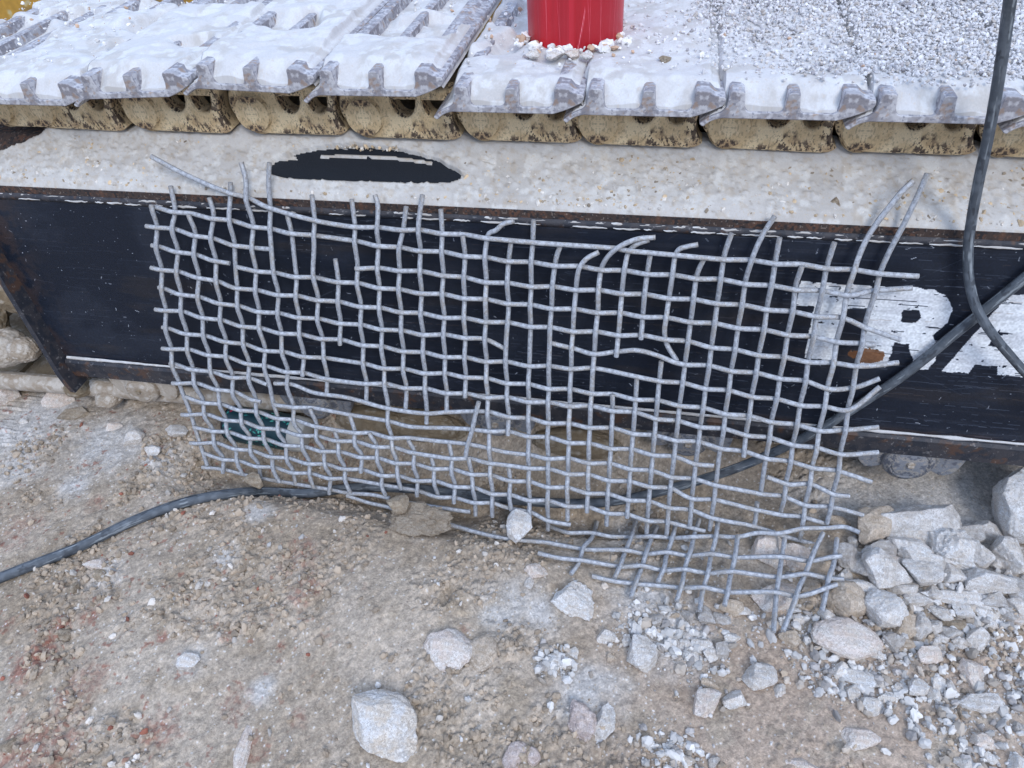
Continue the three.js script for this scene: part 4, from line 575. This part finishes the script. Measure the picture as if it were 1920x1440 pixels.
rocks.forEach(([px, py, w, h, tone, lab, turn], i) => {
  const heap = lab === 'H' || (px > 1540 && py < 1240 && py > 950);
  const p = lab.includes('foot of the wire') || lab.includes('propped') ? atZ(px, py + h * .25, 0.25) : lab.includes('bottom cross wire') ? atZ(px, py, .2) : onGround(px, py + h * 0.12), dist = p.clone().sub(CAM).dot(fwd), W = w / FPX * dist / 2, D = h / FPX * dist / 2 * 1.02, Hh = Math.min(W, D) * (lab.includes('flat') || lab.includes('flake') ? 0.45 : 0.78);
  const grow = heap ? 1.17 : 1.10; const big = Math.max(w, h), det = big > 90 ? 30 : big > 45 ? 20 : big > 25 ? 11 : 6;
  const g = rockGeo(i + 1, det, { tones: lab.includes('cap') ? [[186, 178, 168], [206, 204, 202]] : T[tone], planes: lab.includes('cap') ? 18 : tone === 'v' || lab.includes('round') ? 10 : 15, cut: tone === 'v' || lab.includes('round') ? .78 : .56, rough: lab.includes('jagged') || lab.includes('knob') ? .20 : .09, round: tone === 'v' || lab.includes('round') ? .4 : lab.includes('cap') ? .42 : .10 });
  const sc = 1; g.scale(W * grow, Hh * (heap ? 1.45 : 1.15), D * grow); g.rotateY(turn ?? rr(-.25, .25)); boxUV(g);
  const m = mesh(tone === 'd' ? 'dirt_lump' : 'stone', g, M.rock); m.position.set(p.x, p.y + Hh * (heap ? 0.85 : 0.34), p.z - (heap ? Hh * .55 : 0));
  const s = shared[lab], look = { w: 'white', p: 'pale grey', t: 'tan', g: 'grey', k: 'pinkish', d: 'brown', v: 'mauve' }[tone], size = big > 45 ? 'larger ' : big < 24 ? 'tiny ' : ''; tag(m, s ? `${size}${look} ${s[0]}` : lab, tone === 'd' ? 'dirt lump' : 'stone', s ? s[1] : undefined);
});
{ // broad dried dirt clod over the end of a scrap wire
  const p = atZ(790, 976, 0.262), g = rockGeo(900, 30, { tones: [[136, 126, 113], [122, 111, 97]], planes: 22, cut: .7, rough: .34, round: .5 }); g.scale(.064, .020, .040); boxUV(g); const m = mesh('dirt_clod', g, M.rock); m.position.copy(p).add(V(0, .006, 0)); tag(m, 'broad cracked dirt clod at the foot of the wire screen', 'dirt lump');
}

// ------------------------------------------------------------------ uncountable small stuff
const crumbGeo = (() => { setSeed(4242); let g = new THREE.IcosahedronGeometry(1, 1); g.deleteAttribute('uv'); g.deleteAttribute('normal'); g = mergeVertices(g, 1e-3); const p = g.attributes.position; for (let i = 0; i < p.count; i++) { const s = rr(.68, 1.12); p.setXYZ(i, p.getX(i) * s, p.getY(i) * s * .8, p.getZ(i) * s); } g = g.toNonIndexed(); g.computeVertexNormals(); return g; })();
function scatter(name, label, cat, n, pick, mat) {
  const im = new THREE.InstancedMesh(crumbGeo, mat, n), o = new THREE.Object3D(), c = new THREE.Color(); let k = 0, guard = 0;
  while (k < n && guard++ < n * 12) { const q = pick(); if (!q) continue; const [x, y, z, s, col] = q; o.position.set(x, y, z); o.scale.set(s * rr(.7, 1.4), s * rr(.6, 1), s * rr(.7, 1.3)); o.rotation.set(rr(0, 6), rr(0, 6), rr(0, 6)); o.updateMatrix(); im.setMatrixAt(k, o.matrix); c.setRGB(lin(col[0]), lin(col[1]), lin(col[2])); im.setColorAt(k, c); k++; }
  im.count = k; im.name = numbered(name); im.castShadow = im.receiveShadow = true; scene.add(im); tag(im, label, cat, null, 'stuff'); return im;
}
const crumbMat = new THREE.MeshStandardMaterial({ roughness: 1 });
setSeed(808);
scatter('dirt_crumbs', 'loose crumbs of tan and red dirt over the ground', 'dirt crumbs', 14000, () => {
  const x = rr(-1.12, 1.1), z = rr(0.08, 0.84), n = fbm2(x * 6.5 + 3, z * 6.5 + 8, 3); if (rnd() > 0.03 + 1.6 * sst(.45, .66, n)) return null; if (x > .6 && z < .13) return null;
  const s = 0.0008 + 0.0068 * Math.pow(rnd(), 5); const t = rnd(), v = rr(.82, 1.12), col = t < .014 && x < -.1 ? [140, 88, 72] : t < .06 ? [190, 182, 173] : [162, 146, 128]; return [x, G(x, z) + s * .25, z, s, col.map(q => q * v)];
}, crumbMat);
const chipC = [[1310, 1215, 70], [1640, 1240, 70], [1700, 1290, 75], [1780, 1170, 85], [1500, 1180, 60], [1260, 1420, 45], [1830, 1400, 70], [1890, 1290, 60], [1200, 1180, 45], [1040, 1240, 28], [1620, 1150, 90], [1740, 1110, 110], [1850, 1090, 110], [1560, 1270, 50], [1880, 1180, 80]].map(([a, b, r]) => { const p = onGround(a, b); return [p.x, p.z, r / 1000]; });
setSeed(909);
scatter('gravel_scatter', 'pale gravel chips strewn over the dirt below the stone heap', 'gravel', 4000, () => {
  const loose2 = rnd() < .22; let x, z; if (loose2) { x = rr(-0.6, 1.15); z = rr(0.16, 0.86); if (rnd() > .15 + .85 * sst(.05, .5, x)) return null; } else { const c = chipC[Math.floor(rnd() * chipC.length)], r = c[2] * Math.sqrt(-2 * Math.log(1 - rnd() * .97)) * .62, q = rr(0, 6.283); x = c[0] + r * Math.cos(q); z = c[1] + r * Math.sin(q) * .8; if (x > 1.2) return null; } if (x > .6 && z < .12) return null;
  const s = 0.0016 + 0.0085 * Math.pow(rnd(), 3.6), v = rr(.8, 1.08), t = rnd(), col = t < .68 ? [200, 196, 192] : t < .86 ? [182, 170, 157] : [166, 160, 156]; return [x, G(x, z) + s * .4, z, s, col.map(q => q * v)];
}, crumbMat);
setSeed(1010);
scatter('fine_gravel', 'pale crushed gravel piled on the track shoes by the hanging hose', 'gravel', 24000, () => {
  const x = rr(-0.1, 1.2), z = rr(-0.49, -0.02), g = gravelAmt(x, z); if (rnd() > Math.pow(g, 1.6)) return null; const d = -z;
  const y = SHOEY + lerp(0.041, 0.043 + 0.030 * sst(.05, .4, d), g * sst(.01, .07, d)) + 0.002; if (d < .05 && rnd() < .8) return null;
  const s = 0.0014 + 0.0026 * Math.pow(rnd(), 2), v = rr(.86, 1.06), t = rnd(), col = t < .8 ? [206, 204, 205] : t < .94 ? [192, 184, 177] : [164, 160, 163]; return [x, y + rr(-.001, .002), z, s, col.map(q => q * v)];
}, crumbMat);
setSeed(1111);
scatter('dust_specks', 'white dust lumps and grit lying on the track shoes', 'grit', 1500, () => {
  const pipe = rnd() < .045; let x, z, s; if (pipe) { const a = rr(0.2, 2.9), q = M.pipeC[2] + rr(.002, .03); x = M.pipeC[0] + q * Math.cos(a); z = M.pipeC[1] + q * Math.sin(a); s = rr(.003, .010); } else { x = rr(-1.1, 1.1); z = rr(-.45, -.06); s = 0.001 + .004 * Math.pow(rnd(), 4); }
  const v = rr(.9, 1.05); return [x, SHOEY + 0.044 + (x > 0 ? .01 * gravelAmt(x, z) : 0), z, s, (rnd() < .85 ? [222, 219, 216] : [190, 160, 136]).map(q => q * v)];
}, crumbMat);

setSeed(1212);
scatter('mud_grit', 'tan grit stuck in the dried mud above the side plate', 'grit', 6500, () => {
  const x = rr(-1.0, 1.2), t = rr(.06, .95), s = 0.0008 + .0042 * Math.pow(rnd(), 3.5), v = rr(.85, 1.08); if (x > -.62 && x < -.08 && t > .1 && t < .85) return null; if (x < -.9 && t > .4) return null;
  return [x, TOPY + .056 * t + .0065, -0.10 * t + .003, s, (rnd() < .45 ? [198, 176, 146] : rnd() < .7 ? [206, 200, 192] : [150, 138, 122]).map(q => q * v)];
}, crumbMat);
[[1000, 101, 26, 18, 'w'], [1040, 104, 30, 20, 'w'], [1072, 101, 28, 18, 'k'], [1100, 103, 24, 16, 'w'], [1563, 378, 34, 30, 'd'], [1247, 110, 24, 12, 'd'], [1525, 52, 50, 22, 'k'], [1605, 82, 26, 20, 'p']].forEach(([px, py, w, h, tone], i) => {
  const slope = py > 300, p = slope ? march(px, py, q => q.y - (TOPY - q.z * .56) - .006) : atY(px, py, SHOEY + .046), dist = p.clone().sub(CAM).dot(fwd), W = w / FPX * dist / 2, D = h / FPX * dist;
  const g = rockGeo(700 + i, 8, { tones: T[tone], planes: 14, rough: .1, round: .1 }); g.scale(W, W * .6, Math.min(D, W * 1.2)); boxUV(g); const m = mesh('stone', g, M.rock); m.position.copy(p);
  tag(m, slope ? 'ochre stone stuck in the dried mud above the plate' : i < 4 ? 'white lump of stone against the foot of the red pipe' : ['', '', '', '', '', 'tan chip lying on the dusty shoes beside the red pipe', 'long pinkish stone at the edge of the gravel on the track', 'pale stone at the edge of the gravel on the track'][i], 'stone', i < 4 ? 'lumps at the foot of the red pipe' : undefined);
});

renderer.render(scene, camera);
